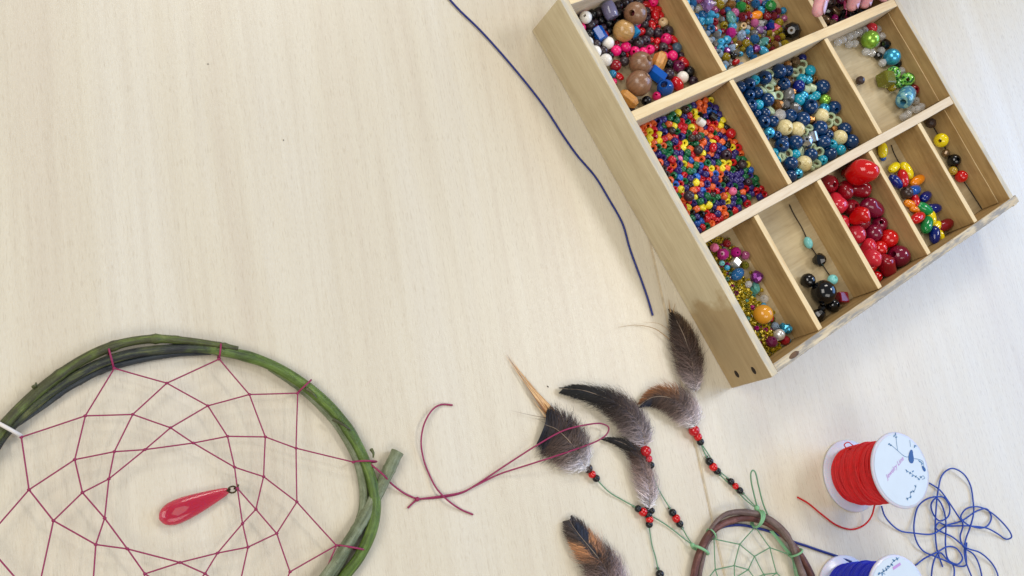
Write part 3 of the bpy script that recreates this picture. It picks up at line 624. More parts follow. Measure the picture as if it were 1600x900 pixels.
# --- compartment 11: a few strung beads
B11 = (R3D[3] + ST / 2, TW - 2.2, T2 + TT, T3)
L11 = [(585, 97, 22, 'facet', 'dark brown'), (632, 177, 29, 'round', 'bright yellow'), (693, 280, 27, 'round', 'jet black'), (690, 316, 18, 'round', 'ochre'), (722, 342, 25, 'round', 'bright red'), (655, 240, 18, 'facet', 'bronze')]
p11, sp = cell(B11, L11, C9, 3.0, None)
build(p11, sp, ('on the dark thread in the end compartment', 'on the thread of the end compartment'), name='strung_bead')
M_DARKTHREAD = simple('dark_thread', hexc('2A2622'), 0.7)
def floor_thread(name, cr, pts, label, r=0.00045, z=FZ + 0.9, mat=None):
    path = []
    for x, y in pts:
        px, py = cr(x, y); path.append(P(px, py, z / 1000))
    V, F = tube(catmull(path, 40), r, 6); tag(part(name, V, F, mat or M_DARKTHREAD), label, 'thread')
floor_thread('beading_thread', C7, [(432, 55), (450, 95), (488, 160), (516, 222), (564, 298), (600, 355), (622, 385)], 'thin dark thread through the black and turquoise beads')
floor_thread('beading_thread', C9, [(585, 97), (632, 177), (665, 240), (693, 280), (722, 342), (765, 410), (822, 498)], 'thin dark thread stringing yellow, black and red beads')
floor_thread('beading_thread', C9, [(398, 200), (410, 235), (435, 285)], 'short dark thread end beside the yellow bean beads')

# ------------------------------------------------------------------ large dreamcatcher
M_GREEN = None
def bark(name, stops, rough=0.45, nsc=60, bump=0.5, left=None):
    """bark with streaks along the twig (attribute tuv = metres along, turns around); left: other colour stops towards local -x"""
    t = NT(name)
    at = t.n('ShaderNodeAttribute'); at.attribute_name = 'tuv'
    def mp(sx, sy):
        m = t.n('ShaderNodeMapping'); m.inputs['Scale'].default_value = (sx, sy, 1); t.l(at.outputs['Vector'], m.inputs['Vector']); return m.outputs['Vector']
    v = t.coord('Object'); n1 = t.noise(v, nsc, 4, 0.65, 0.8); st = t.noise(mp(45, 5), 1.0, 4, 0.65, 0.3); n2 = t.noise(mp(900, 26), 1.0, 3, 0.65); sp = t.noise(v, 700, 2, 0.6)
    mx = t.n('ShaderNodeMath', operation='MULTIPLY_ADD'); t.l(st, mx.inputs[0]); mx.inputs[1].default_value = 0.6
    m2 = t.n('ShaderNodeMath', operation='MULTIPLY'); t.l(n1, m2.inputs[0]); m2.inputs[1].default_value = 0.4; t.l(m2.outputs[0], mx.inputs[2])
    c = t.ramp(mx.outputs[0], stops)
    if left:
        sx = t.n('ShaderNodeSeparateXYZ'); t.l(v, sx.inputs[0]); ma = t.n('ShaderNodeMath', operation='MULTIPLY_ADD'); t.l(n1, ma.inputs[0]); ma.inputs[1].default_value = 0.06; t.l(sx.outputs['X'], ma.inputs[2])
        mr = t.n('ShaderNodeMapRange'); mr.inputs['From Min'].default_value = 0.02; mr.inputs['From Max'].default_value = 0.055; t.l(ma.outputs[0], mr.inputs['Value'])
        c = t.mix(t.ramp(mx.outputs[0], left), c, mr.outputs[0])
    c = t.mix(c, t.ramp(n2, [(0.30, (0.45, 0.38, 0.32)), (0.48, (1, 1, 1))]), 0.45, 'MULTIPLY')
    c = t.mix(c, t.ramp(sp, [(0.27, (0.4, 0.32, 0.25)), (0.36, (1, 1, 1)), (0.70, (1, 1, 1)), (0.78, (1.5, 1.45, 1.3))]), 0.6, 'MULTIPLY')
    t.base(c); t.set(Roughness=rough, Specular_IOR_Level=0.4)
    ad = t.n('ShaderNodeMath', operation='ADD'); t.l(st, ad.inputs[0]); t.l(n2, ad.inputs[1]); t.bump(ad.outputs[0], bump, 0.0009); return t.m
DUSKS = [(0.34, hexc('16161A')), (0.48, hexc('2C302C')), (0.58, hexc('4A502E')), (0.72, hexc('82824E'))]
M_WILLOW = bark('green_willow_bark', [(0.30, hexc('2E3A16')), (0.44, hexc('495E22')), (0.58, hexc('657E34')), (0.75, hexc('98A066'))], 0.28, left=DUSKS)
M_OLIVE = bark('olive_willow_bark', [(0.32, hexc('2A261E')), (0.48, hexc('46482A')), (0.60, hexc('5E6C30')), (0.74, hexc('9A9464'))], 0.38)
M_DUSK = bark('dark_willow_bark', [(0.32, hexc('14161A')), (0.5, hexc('2A3034')), (0.72, hexc('4E5450'))], 0.4)
M_PALE = bark('greygreen_willow_bark', [(0.32, hexc('424A2E')), (0.5, hexc('727A5C')), (0.72, hexc('9EA48C'))], 0.45)
M_MAG = simple('magenta_waxed_thread', hexc('8E2450'), 0.45, bump=0.3, bscale=2500)
RC = np.array([0.0410, 0.0224]); RR = 0.1063
BC = empty('dreamcatcher', (RC[0], RC[1], 0), 'large dreamcatcher of green willow withes with magenta web and pink drop', 'dreamcatcher')
def ring_extra(c, r, p_end, p_start, z, n=14):
    """points on the circle from p_end round the unseen side to p_start"""
    a0 = math.atan2(p_end[1] - c[1], p_end[0] - c[0]); a1 = math.atan2(p_start[1] - c[1], p_start[0] - c[0])
    while a1 > a0: a1 -= 2 * math.pi
    r0 = np.hypot(*(np.array(p_end[:2]) - c)); r1 = np.hypot(*(np.array(p_start[:2]) - c))
    out = []
    for k in range(1, n):
        t = k / n; a = a0 + (a1 - a0) * t; rr = r0 + (r1 - r0) * t; rr += (r - rr) * math.sin(math.pi * t)
        out.append(np.array([c[0] + rr * math.cos(a), c[1] + rr * math.sin(a), z]))
    return out
def twig(name, path, rad, mat, parent, k=14, n=120, closed=False, lumps=0.06, seed=1):
    path = np.array(path)
    if closed: path = np.vstack([path, path[:1]])
    c = catmull(path, n); r = np.interp(np.linspace(0, 1, n), np.linspace(0, 1, len(rad)), rad)
    rr = random.Random(seed)
    lum = np.ones(n)
    for q in range(9):
        ce = rr.uniform(0, 1); lum += lumps * 2.2 * np.exp(-((np.linspace(0, 1, n) - ce) / 0.008) ** 2)
    lum += lumps * 0.6 * np.sin(np.linspace(0, 37, n) + seed)
    R = np.outer(r * lum, np.ones(k)) * (1 + 0.05 * np.sin(np.arange(k) * 2 * math.pi / k * 3 + seed))[None, :]
    V, F = tube(c[:-1] if closed else c, R[:-1] if closed else R, k, closed)
    o = part(name, V, F, mat, parent)
    cc = c[:-1] if closed else c; al = np.r_[0, np.cumsum(np.linalg.norm(np.diff(cc, axis=0), axis=1))]
    at_ = o.data.attributes.new('tuv', 'FLOAT_VECTOR', 'POINT')
    at_.data.foreach_set('vector', np.array([(al[i], abs(2 * j / k - 1), seed * 3.3) for i in range(len(cc)) for j in range(k)]).ravel())
    return o
zB = 0.0048
tb = [P(x, y, zB) for x, y in ((-25, 725), (8, 678), (45, 640), (95, 602), (150, 571), (205, 553), (260, 546), (310, 544), (360, 551), (415, 567), (470, 598), (520, 641), (555, 690), (577, 740), (586, 782), (581, 826), (561, 870), (532, 910))]
tb += ring_extra(RC, RR, tb[-1], tb[0], zB)
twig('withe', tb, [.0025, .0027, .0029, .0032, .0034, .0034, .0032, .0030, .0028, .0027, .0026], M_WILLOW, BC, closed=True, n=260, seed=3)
ta = [P(x, y, 0.0068) for x, y in ((-75, 830), (-48, 760), (-16, 697), (22, 648), (70, 604), (125, 565), (180, 540), (235, 530), (295, 533), (345, 540), (372, 545))]
twig('withe', ta, [.0031, .0031, .0031, .0030, .0027, .0022, .0015], M_OLIVE, BC, n=140, seed=5)
td2 = [P(x, y, 0.0030) for x, y in ((20, 668), (60, 640), (105, 607), (160, 578), (215, 563), (270, 554), (330, 552))]
twig('withe', td2, [.0012, .0018, .0021, .0020, .0017, .0010], M_DUSK, BC, n=90, seed=6)
tc = [P(x, y, 0.0030) for x, y in ((420, 577), (470, 610), (514, 650), (543, 690), (561, 730), (568, 775), (561, 820), (540, 865), (508, 915), (470, 950))]
twig('withe', tc, [.0008, .0018, .0024, .0025, .0025, .0025], M_PALE, BC, n=110, seed=8)
ts = [P(x, y, z) for x, y, z in ((621, 706, .0045), (608, 733, .0042), (594, 762, .004), (572, 803, .0042), (545, 847, .0065), (512, 897, .0075), (470, 945, .007))]
twig('cut_withe_end', ts, [.0039, .0039, .0038, .0036, .0034, .0032], M_PALE, BC, n=80, lumps=.04, seed=9)
# small bark splinters and buds
for x0, y0, x1, y1 in ((478, 607, 495, 622), (520, 655, 548, 672), (580, 702, 583, 715), (52, 605, 56, 598)):
    V, F = tube(catmull([P(x0, y0, .008), P((x0 + x1) / 2 + 2, (y0 + y1) / 2, .0095), P(x1, y1, .0088)], 8), np.linspace(.0012, .0004, 8), 6)
    part('bud', V, F, M_OLIVE, BC)
zW = 0.0082
N = dict(a=(178.6, 575.5), b=(342.5, 561), c=(260.7, 598.6), d=(133.3, 649.7), e=(207.4, 647.5), g=(324.8, 634), h=(266.5, 668.3), i=(33.3, 683), j=(116.8, 718.1), k=(178.6, 705.7), l=(226.5, 702.5), m=(302, 692.2), n=(170.1, 748.3), o=(128.8, 769.6), p=(45.3, 765.2), q=(83.5, 813.6), r=(163.5, 809.6), s=(149.7, 850.9), t=(199, 857.6), u=(281.2, 878.9), v=(226.5, 896.6), w=(339.9, 864.2), x=(320.4, 896.3),
         y=(389.7, 616.4), z=(465.2, 614.2), A=(355.5, 681.7), B=(414.6, 682.6), C=(462.6, 700.3), D=(552.3, 722), E=(366.6, 730), F=(411.9, 744.7), G=(399.9, 795.8), H=(463.9, 784.3), I=(379, 818), J=(432.4, 833.6), K=(387.5, 854.9), M=(525.6, 852.2), N=(453.2, 893.5), P=(371, 763),
         Q1=(-25, 846), Q2=(56, 940), Q3=(143, 945), Q4=(210, 960), Q5=(285, 935), Q6=(370, 935), Q7=(425, 955), Q8=(470, 985), Q9=(345, 1010), Q10=(230, 1030), Q11=(120, 1020), Q12=(10, 960), H1=(-75, 870), H2=(-40, 1010), H3=(60, 1100), H4=(230, 1135), H5=(400, 1090), H6=(505, 985))
Ed = 'a-c c-b a-d d-i i-p d-e d-j e-c c-g e-h e-k h-g h-l h-m g-y b-y y-z y-B z-C g-A A-B m-A B-C B-F C-D C-H A-E m-E E-F E-P F-G F-H H-J H-M P-G P-I G-I G-J I-K I-w K-w K-J J-N M-N w-x w-u u-t u-v u-x t-s t-r t-v s-r s-q r-n r-o n-l n-o n-k k-l k-j o-j o-q q-p p-j l-m p-Q1 Q1-Q2 q-Q2 s-Q3 Q2-Q3 v-Q4 Q3-Q4 v-Q5 x-Q5 x-Q6 K-Q6 N-Q7 Q6-Q7 Q7-Q8 M-Q8 Q6-Q9 Q5-Q9 Q4-Q10 Q5-Q10 Q3-Q11 Q4-Q11 Q2-Q12 Q1-H1 Q12-H2 Q11-H3 Q10-H4 Q9-H5 Q8-H6 Q9-Q7 Q10-Q9 Q11-Q10 Q12-Q11 Q12-Q1'.split()
NP = {k: P(x, y, zW + 0.0006 * math.sin(x * .07 + y * .05)) for k, (x, y) in N.items()}
thr = 0.00041
web = part('web', *multi(*[tube(np.linspace(NP[a], NP[b], 6) + np.array([0, 0, -0.0003]) * np.sin(np.linspace(0, math.pi, 6))[:, None], thr, 6) for a, b in (e.split('-') for e in Ed)]), M_MAG, BC)
for k in N:
    if len(k) == 1:
        V, F = ball(NP[k], 0.0010, 8, 5, (1.1, 0.9, 0.9)); part('knot', V, F, M_MAG, web)
def wrap(name, a, b, r, mat, parent, zc, rh, k=6):
    """a thread looped over a withe from inner point a to outer point b (pixels)"""
    A = P(*a, zc); B = P(*b, zc); d = B - A; L = np.linalg.norm(d); path = []
    for t in np.linspace(0, 2 * math.pi, 26)[:-1]:
        path.append(A + d * (0.5 - 0.5 * math.cos(t)) + np.array([0, 0, rh * math.sin(t)]) + 0.0006 * math.sin(t * .5) * np.array([-d[1], d[0], 0]) / L)
    V, F = tube(np.array(path), r, k, True); return part(name, V, F, mat, parent)
for a, b in (((178, 576), (170, 541)), ((342, 562), (346, 537)), ((464, 615), (487, 595)), ((551, 722), (588, 723)), ((525, 852), (569, 861))):
    wrap('thread_wrap', a, b, 0.0006, M_MAG, BC, 0.0052, 0.0052)
M_SILV = simple('white_cord', hexc('D9D3CC'), 0.5, bump=0.3, bscale=2200)
wrap('cord_wrap', (33, 681), (-12, 655), 0.0011, M_SILV, BC, 0.0058, 0.0058, 8)
# pink drop with wire loop
M_DROP = simple('pink_translucent_drop', hexc('E42C54'), 0.06, trans=0.45, ior=1.3, coat=0.6, sss=0.5)
dp0, dp1 = P(249, 811, .0058), P(357, 766, .0050); dd = (dp1 - dp0); Ld = np.linalg.norm(dd)
ss = np.array([0, .02, .05, .1, .17, .26, .38, .5, .62, .74, .85, .94, 1.0]); rrad = 1.15 * np.array([.0003, .0022, .0036, .0047, .0056, .0059, .0057, .0052, .0045, .0037, .0029, .0022, .0014])
V, F = tube(dp0 + dd * ss[:, None], rrad, 20)
V = [(x, y, 0.0004 + z * 0.48) for x, y, z in V]
M_DROP.node_tree.nodes['Principled BSDF'].inputs['Alpha'].default_value = 0.66
drop = part('glass_drop', V, F, M_DROP, BC)
M_WIRE = simple('dark_brass_wire', hexc('4A3E2C'), 0.35, 0.8)
c0 = P(363, 765, .0058)
V, F = tube([c0 + .0022 * np.array([math.cos(t), math.sin(t) * .8, .5 * math.sin(t)]) for t in np.linspace(0, 2 * math.pi, 17)[:-1]], .00055, 6, True)
V2, F2 = tube([dp1 - dd * .03, dp1 + dd / Ld * .0012, c0 - .0018 * dd / Ld], .0006, 6)
V3, F3 = tube([c0 + np.array([.001, .0005, 0]), NP['P'], NP['P'] + np.array([.0003, .0022, 0])], .0006, 6)
part('wire_loop', *multi((V, F), (V2, F2), (V3, F3)), M_WIRE, drop)
# tail of the web thread: out from the hoop, knot, long loop
def cordpath(pts, zf, n):
    return catmull([P(x, y, z) for (x, y), z in zip(pts, zf)], n)
tail = cordpath([(575, 722), (598, 741), (612, 756), (632, 771), (652, 780)], [.006, .0095, .004, .001, .001], 30)
loop = [(652, 780), (690, 777), (722, 770), (745, 757), (790, 727), (840, 695), (880, 673), (915, 664), (940, 662), (951, 668), (949, 677), (935, 688), (905, 700), (870, 712), (820, 728), (780, 741), (745, 758), (722, 769), (690, 775), (652, 780)]
zl = [.001, .0008, .0008, .001, .003, .007, .0095, .009, .007, .0055, .0055, .007, .0095, .0085, .005, .002, .0016, .0016, .0014, .001]
lp = cordpath(loop, zl, 120)
te = cordpath([(652, 780), (645, 786), (637, 794)], [.001, .001, .0008], 10)
kn = ball(P(652, 780, .0013), .0016, 8, 6)
part('thread_tail', *multi(tube(tail, .0006, 6), tube(lp, .00055, 6), tube(te, .00055, 6), kn), M_MAG, BC)
V, F = tube(cordpath([(707, 633), (690, 632), (676, 640), (663, 662), (658, 690), (662, 718), (671, 742), (682, 763), (700, 782), (720, 796), (739, 804)], [.0008, .0012, .003, .004, .003, .0015, .001, .0022, .0028, .001, .0007], 70), .0006, 6)
tag(part('loose_thread', V, F, M_MAG), 'loose curved magenta thread crossing the tail of the large dreamcatcher', 'thread')

# ------------------------------------------------------------------ cords on the table
M_BLUE = simple('blue_waxed_cord', hexc('173E9C'), 0.4, bump=0.3, bscale=2200)
M_NAVYC = simple('navy_waxed_cord', hexc('13226E'), 0.4, bump=0.3, bscale=2200)
pts = [(690, -15), (716, 14), (750, 47), (800, 103), (850, 166), (880, 212), (902, 243), (930, 276), (952, 312), (973, 350), (984, 388), (1003, 440), (1012, 466), (1020, 493)]
V, F = tube(cordpath(pts, [.001] * len(pts), 90), .0008, 8)
tag(part('waxed_cord', V, F, M_NAVYC), 'single straight-laid navy cord curving alongside the bead tray', 'cord')
T = crop(1220, 640, 3.46)
paths = [
 [(545, 522), (560, 570), (600, 622), (650, 657), (715, 667), (820, 672), (900, 625), (980, 600), (1060, 548), (1115, 538), (1138, 580), (1120, 625), (1070, 640), (1000, 615), (973, 580), (1000, 538), (1050, 525), (1110, 540), (1180, 592), (1238, 660), (1247, 690), (1222, 701), (1170, 670), (1110, 640), (1000, 628), (900, 628), (852, 612), (838, 640), (870, 662), (930, 690), (1000, 745), (1080, 775), (1148, 840), (1172, 890), (1178, 960), (1120, 1010), (1050, 960), (1030, 900), (1000, 820), (992, 760), (1000, 700), (1022, 640), (1042, 560), (1040, 500), (1025, 410), (985, 345), (925, 318), (875, 350), (850, 440), (838, 560), (835, 660), (845, 760), (875, 850)],
 [(803, 397), (860, 435), (912, 505), (955, 570), (985, 620), (970, 690), (990, 745), (1040, 780), (1075, 850), (1085, 940), (1000, 1000), (940, 960), (935, 850), (900, 800), (890, 720), (893, 640), (888, 570), (868, 510), (838, 480), (813, 510), (822, 560), (855, 600), (903, 580), (912, 525), (888, 480), (850, 471), (790, 483), (745, 520), (722, 600), (722, 670), (740, 725), (775, 768), (830, 792), (885, 815), (960, 846), (1002, 838), (1000, 775), (1005, 720)],
 [(728, 842), (780, 803), (850, 768), (905, 740), (955, 755), (982, 800), (955, 836), (905, 815), (865, 775), (835, 800), (820, 850), (812, 930)]]
tp = []
for qi, q in enumerate(paths):
    m = len(q); z = [.0012 + .0032 * (0.5 + 0.5 * math.sin(1.7 * i + qi * 2.1)) for i in range(m)]; z[0] = z[-1] = .0011
    tp.append(tube(cordpath([T(*a) for a in q], z, m * 7), .00064, 7))
tag(part('blue_cord_tangle', *multi(*tp), M_BLUE), 'loose tangle of blue waxed cord lying beside the spools', 'cord')

# ------------------------------------------------------------------ thread spools
M_PLAST = simple('white_spool_plastic', hexc('C4C4D2'), 0.3, sss=0.3, coat=0.2)
M_LABEL = simple('pale_paper_label', hexc('C4CFD8'), 0.45, mottled=0.03, mscale=60)
M_INK = simple('blue_print_ink', hexc('4A78A0'), 0.5); M_INKP = simple('purple_print_ink', hexc('B58CC4'), 0.5); M_INKD = simple('dark_blue_print_ink', hexc('24508A'), 0.5)
SR, SH = 0.0280, 0.0512
def ribbon(pts, wd, z):
    pts = np.asarray(pts, float)[:, :2]; t = np.gradient(pts, axis=0); t /= np.linalg.norm(t, axis=1)[:, None] + 1e-9
    nn = np.stack([-t[:, 1], t[:, 0]], 1); V = []
    for a, b in zip(pts, nn): V += [(*(a + b * wd / 2), z), (*(a - b * wd / 2), z)]
    return V, [(2 * i, 2 * i + 1, 2 * i + 3, 2 * i + 2) for i in range(len(pts) - 1)]
def leaf(c, ang, L, W, z):
    V = []
    for t in np.linspace(0, 2 * math.pi, 13)[:-1]:
        x = L / 2 * math.cos(t); y = W / 2 * math.sin(t) * (1 - .4 * math.cos(t)); V.append((c[0] + x * math.cos(ang) - y * math.sin(ang), c[1] + x * math.sin(ang) + y * math.cos(ang), z))
    return V, [tuple(range(12))]
def spool(cx, cy, thread_hex, label, cname):
    root = empty('thread_spool', (cx, cy, 0), label, 'spool', 'thread spools')
    at = lambda V: [(cx + x, cy + y, z) for x, y, z in V]
    def flange(z0, z1, nm):
        pr = [(0.006, z0), (SR - .0008, z0), (SR - .0001, z0 + .0005), (SR, (z0 + z1) / 2), (SR - .0001, z1 - .0005), (SR - .0008, z1), (0.006, z1)]
        V, F = lathe(pr, 64); return part(nm, at(V), F, M_PLAST, root)
    flange(0.0, .0022, 'bottom_flange'); top = flange(SH - .0022, SH, 'top_flange')
    V, F = lathe([(.0062, .001), (.0075, .001), (.0075, SH - .001), (.0062, SH - .001)], 24); part('core_tube', at(V), F, M_PLAST, root)
    V, F = lathe([(0.00001, SH + .0001), (SR - .0022, SH + .0001), (SR - .0020, SH + .00025), (0.00001, SH + .0003)], 64); part('paper_label', at(V), F, M_LABEL, root)
    c = hexc(thread_hex)
    m = simple(cname + '_thread', c, 0.5, mottled=0.15, mscale=500, bump=0.35, bscale=2600, vary=0.0)
    rb = lambda z: 0.0212 + 0.0016 * math.sin(math.pi * (z - .003) / (SH - .006)) + 0.0003 * math.sin(z * 900) - 0.0022 * max(0, (z - .036) / .012) ** 2
    V, F = lathe([(0.0076, .0022), (rb(.003) - .0005, .0022)] + [(rb(z) - .0005, z) for z in np.linspace(.004, SH - .004, 12)] + [(rb(SH - .003) - .0005, SH - .0022), (.0076, SH - .0022)], 48)
    body = part('wound_thread', at(V), F, m, root)
    turns = 62; ns = turns * 40; path = []
    rr = random.Random(3); ph = [rr.uniform(0, 6) for _ in range(6)]
    for i in range(ns):
        t = i / (ns - 1); z = .0030 + (SH - .0060) * t; a = 2 * math.pi * turns * t
        z += .0007 * math.sin(a * 1.0 + ph[0] + t * 9) + .0005 * math.sin(a * 2.03 + ph[1]); z = min(max(z, .0028), SH - .0028)
        r = rb(z) + .00016 * math.sin(a * .37 + ph[2]) + .00012 * math.sin(a * 3.3 + ph[3])
        path.append((cx + r * math.cos(a), cy + r * math.sin(a), z))
    V, F = tube(np.array(path), .00047, 5)
    for q in range(16):       # slanting top wraps
        z0 = rr.uniform(.006, SH - .012); dz = rr.uniform(-.006, .006); a0 = rr.uniform(0, 6.28); pth = []
        for k in range(30):
            a = a0 + k * .12; z = min(max(z0 + dz * k / 29, .003), SH - .003); r = rb(z) + .0006 - .0008 * abs(k / 14.5 - 1) ** 8; pth.append((cx + r * math.cos(a), cy + r * math.sin(a), z))
        v2, f2 = tube(np.array(pth), .00045, 5); o = len(V); V += v2; F += [tuple(i + o for i in f) for f in f2]
    part('thread_winding', V, F, m, body)
    return root, m
def text_part(body, p0, p1, z, mat, parent, height):
    cu = bpy.data.curves.new('txt', 'FONT'); cu.body = body; cu.size = 1; cu.shear = 0.35; cu.offset = 0.012; cu.align_x = 'LEFT'
    to = bpy.data.objects.new('txt', cu); col.objects.link(to); bpy.context.view_layer.update()
    me = bpy.data.meshes.new_from_object(to.evaluated_get(bpy.context.evaluated_depsgraph_get())); bpy.data.objects.remove(to)
    V = np.array([v.co[:] for v in me.vertices]); F = [tuple(p.vertices) for p in me.polygons]
    d = np.array(p1[:2]) - np.array(p0[:2]); L = np.linalg.norm(d); d /= L; nrm = np.array([-d[1], d[0]])
    sx = L / V[:, 0].max(); sy = height
    W = [np.r_[np.array(p0[:2]) + d * v[0] * sx + nrm * v[1] * sy, z] for v in V]
    return part('lettering', W, F, mat, parent, smooth=False)
RSX, RSY = 0.5344, 0.0643
rs, M_REDT = spool(RSX, RSY, 'CC0A10', 'spool of red thread with a white lid printed with a bird on a branch', 'red')
zt = SH + .00042; Tz = crop(1280, 660, 5.626); tp_ = lambda x, y: P(*Tz(x, y), zt)
text_part('Jewelry Line', tp_(600, 500), tp_(748, 322), zt, M_INKP, rs, .0044)
br = [ribbon(catmull([tp_(*a) for a in q], 16), .00042, zt) for q in ([(675, 110), (682, 190), (690, 245)], [(610, 185), (640, 205), (690, 248), (755, 300), (810, 303)], [(830, 318), (875, 325), (912, 345), (922, 400)], [(797, 155), (803, 215)], [(852, 548), (838, 600), (805, 620), (800, 655), (765, 672)], [(755, 415), (795, 440), (840, 470), (885, 500)], [(885, 490), (915, 470), (928, 490), (905, 500)])]
rl = random.Random(4)
for x, y in ((660, 118), (678, 130), (672, 100), (615, 190), (630, 200), (838, 212), (845, 205), (880, 340), (895, 350), (905, 365), (770, 428), (800, 445), (825, 430), (822, 470), (850, 475), (875, 500), (893, 480), (845, 560), (828, 605), (808, 612), (806, 655), (775, 672)):
    br.append(leaf(tp_(x, y), rl.uniform(0, 3.1), .0024, .0010, zt))
part('printed_branch', *multi(*br), M_INK, rs, smooth=False)
bd = [leaf(tp_(808, 300), math.atan2(*(tp_(808, 255) - tp_(808, 340))[[1, 0]]), .0105, .0052, zt + .00004), leaf(tp_(812, 262), 1.2, .004, .003, zt + .00006), leaf(tp_(918, 405), 2.2, .005, .0028, zt)]
part('printed_bird', *multi(*bd), M_INKD, rs, smooth=False)
V, F = tube(cordpath([(1246, 777), (1262, 786), (1283, 803), (1308, 821), (1333, 827), (1352, 819), (1362, 806), (1367, 788), (1372, 774)], [.0008, .0008, .0008, .0008, .001, .003, .006, .010, .014], 60), .00065, 7)
part('loose_thread_end', V, F, M_REDT, rs)
V, F = tube(cordpath([(1331, 700), (1323, 700), (1319, 695), (1325, 691), (1333, 696)], [.018, .018, .019, .0195, .019], 24), .0004, 6)
part('thread_loop', V, F, M_REDT, rs)
bc = P(1405, 931, SH)
bs, M_BLUT = spool(bc[0], bc[1], '0A1EB0', 'spool of royal blue thread with a white printed lid', 'royal_blue')
Tb = lambda x, y: P(*T(x, y), zt)
br = [ribbon(catmull([Tb(*a) for a in q], 14), .00042, zt) for q in ([(640, 800), (605, 825), (590, 850), (540, 885), (525, 895)], [(590, 850), (575, 845)], [(545, 880), (565, 890)])]
for x, y in ((628, 806), (610, 815), (600, 838), (580, 848), (570, 862), (555, 870), (548, 888), (532, 885)): br.append(leaf(Tb(x, y), rl.uniform(0, 3.1), .0028, .0012, zt))
part('printed_branch', *multi(*br), M_INK, bs, smooth=False)
q = [Tb(605, 852), Tb(645, 826), Tb(650, 840), Tb(608, 868)]
part('printed_strip', q, [(0, 3, 2, 1)], M_INKP, bs, smooth=False)

# ------------------------------------------------------------------ small dreamcatcher
S4 = crop(1060, 780, 7.273)
SC = np.array([0.7864, -0.0336]) * 0.55; SRR = 0.0512
sd = empty('dreamcatcher', (SC[0], SC[1], 0), 'small dreamcatcher of reddish brown twigs with a light green web', 'dreamcatcher')
M_REDB = bark('red_brown_twig_bark', [(0.3, hexc('361E1C')), (0.5, hexc('5E362E')), (0.72, hexc('90645A'))], 0.42, nsc=90)
M_GRYB = bark('grey_brown_twig_bark', [(0.3, hexc('4A3C38')), (0.5, hexc('6E5A54')), (0.72, hexc('958680'))], 0.6, nsc=90)
pa = [P(*S4(*q), z) for *q, z in ((170, 890, .004), (195, 760, .004), (230, 640, .0042), (320, 440, .0045), (450, 312, .0045), (600, 245, .0042), (760, 215, .004), (900, 232, .004), (1050, 292, .0035), (1200, 412, .0035), (1330, 560, .004), (1420, 690, .004), (1515, 885, .004))]
pa += ring_extra(SC, SRR, pa[-1], pa[0], .004)
twig('hoop_twig', pa, [.0025] * 4 + [.0023] * 3, M_REDB, sd, closed=True, n=170, lumps=.05, seed=11)
pb = [P(*S4(*q), z) for *q, z in ((360, 350, .0056), (440, 245, .0060), (540, 172, .0062), (620, 152, .0062), (700, 146, .0062), (860, 160, .0065), (1000, 212, .0068), (1130, 300, .0072), (1230, 412, .0075), (1310, 570, .0072), (1370, 740, .0060), (1425, 900, .005))]
pb += ring_extra(SC, SRR - .004, pb[-1], P(*S4(240, 880), .005), .0055, 12) + [P(*S4(*q), z) for *q, z in ((238, 890, .0032), (272, 700, .003), (330, 500, .0028), (420, 400, .0028))]
twig('hoop_twig', pb, [.0012, .0022, .0025, .0025, .0024, .0023, .0021, .0019, .0014], M_GRYB, sd, n=170, lumps=.07, seed=12)
M_LGREEN = simple('light_green_waxed_cord', hexc('7DB083'), 0.45, bump=0.3, bscale=2400)
M_MGREEN = simple('sage_green_waxed_cord', hexc('5F8A66'), 0.45, bump=0.3, bscale=2400)
zS = .0042
SN = dict(a=(405, 452), b=(875, 315), c=(697, 513), d=(1040, 550), e=(865, 650), f=(635, 755), g=(795, 800), h=(420, 800), i=(970, 855), j=(1115, 840), k=(1290, 645), l=(1215, 612), m=(350, 885), n=(455, 900), o=(640, 900), p=(870, 900), q=(1010, 920), r=(1190, 900), s=(1330, 880), t=(330, 1050), u=(520, 1040), v=(720, 1020), w=(900, 1040), x=(1080, 1060), y=(1260, 1040), z=(700, 1180), A=(450, 1250), B=(950, 1230), C=(250, 1150), D=(1330, 1180), E=(620, 1420), F=(1050, 1390))
SE = 'a-c c-b b-d c-e d-e a-h c-f f-h f-g e-g e-i d-j i-j d-l l-k k-s h-m h-n f-o g-p g-o i-q i-p j-q j-r s-r m-t n-t n-u o-u o-v p-v p-w q-w q-x r-x r-y s-y t-C u-A v-z w-z w-B x-B y-D u-z t-A A-E z-E z-F B-F x-D'.split()
SP = {k: P(*S4(*v), zS + .0004 * math.sin(v[0])) for k, v in SN.items()}
sw = part('web', *multi(*[tube(np.linspace(SP[a], SP[b], 5) + np.array([0, 0, -.0002]) * np.sin(np.linspace(0, math.pi, 5))[:, None], .00042, 6) for a, b in (x.split('-') for x in SE)]), M_MGREEN, sd)
for k in 'abcdefghijklmnopqrs':
    V, F = ball(SP[k], .0008, 8, 5); part('knot', V, F, M_MGREEN, sw)
s4 = lambda x, y: S4(x, y)
wrap('cord_wrap', s4(405, 455), s4(352, 335), .0006, M_LGREEN, sd, .0042, .0045)
wrap('cord_wrap', s4(330, 622), s4(175, 520), .0010, M_LGREEN, sd, .0040, .0046, 8)
for dx in (-22, 0, 22): wrap('cord_wrap', s4(880 + dx * .4, 318), s4(925 + dx, 135), .0007, M_LGREEN, sd, .0052, .0062)
wrap('cord_wrap', s4(1285, 650), s4(1382, 575), .0008, M_LGREEN, sd, .0052, .006)
V, F = multi(*[tube(catmull([P(*S4(x + o, y), .0036) for x, y in ((1040, 360), (1120, 455), (1200, 560), (1285, 665), (1330, 800), (1360, 900))], 24), .00042, 6) for o in (0, 16, 30)])
part('thread_bundle', V, F, M_LGREEN, sd)
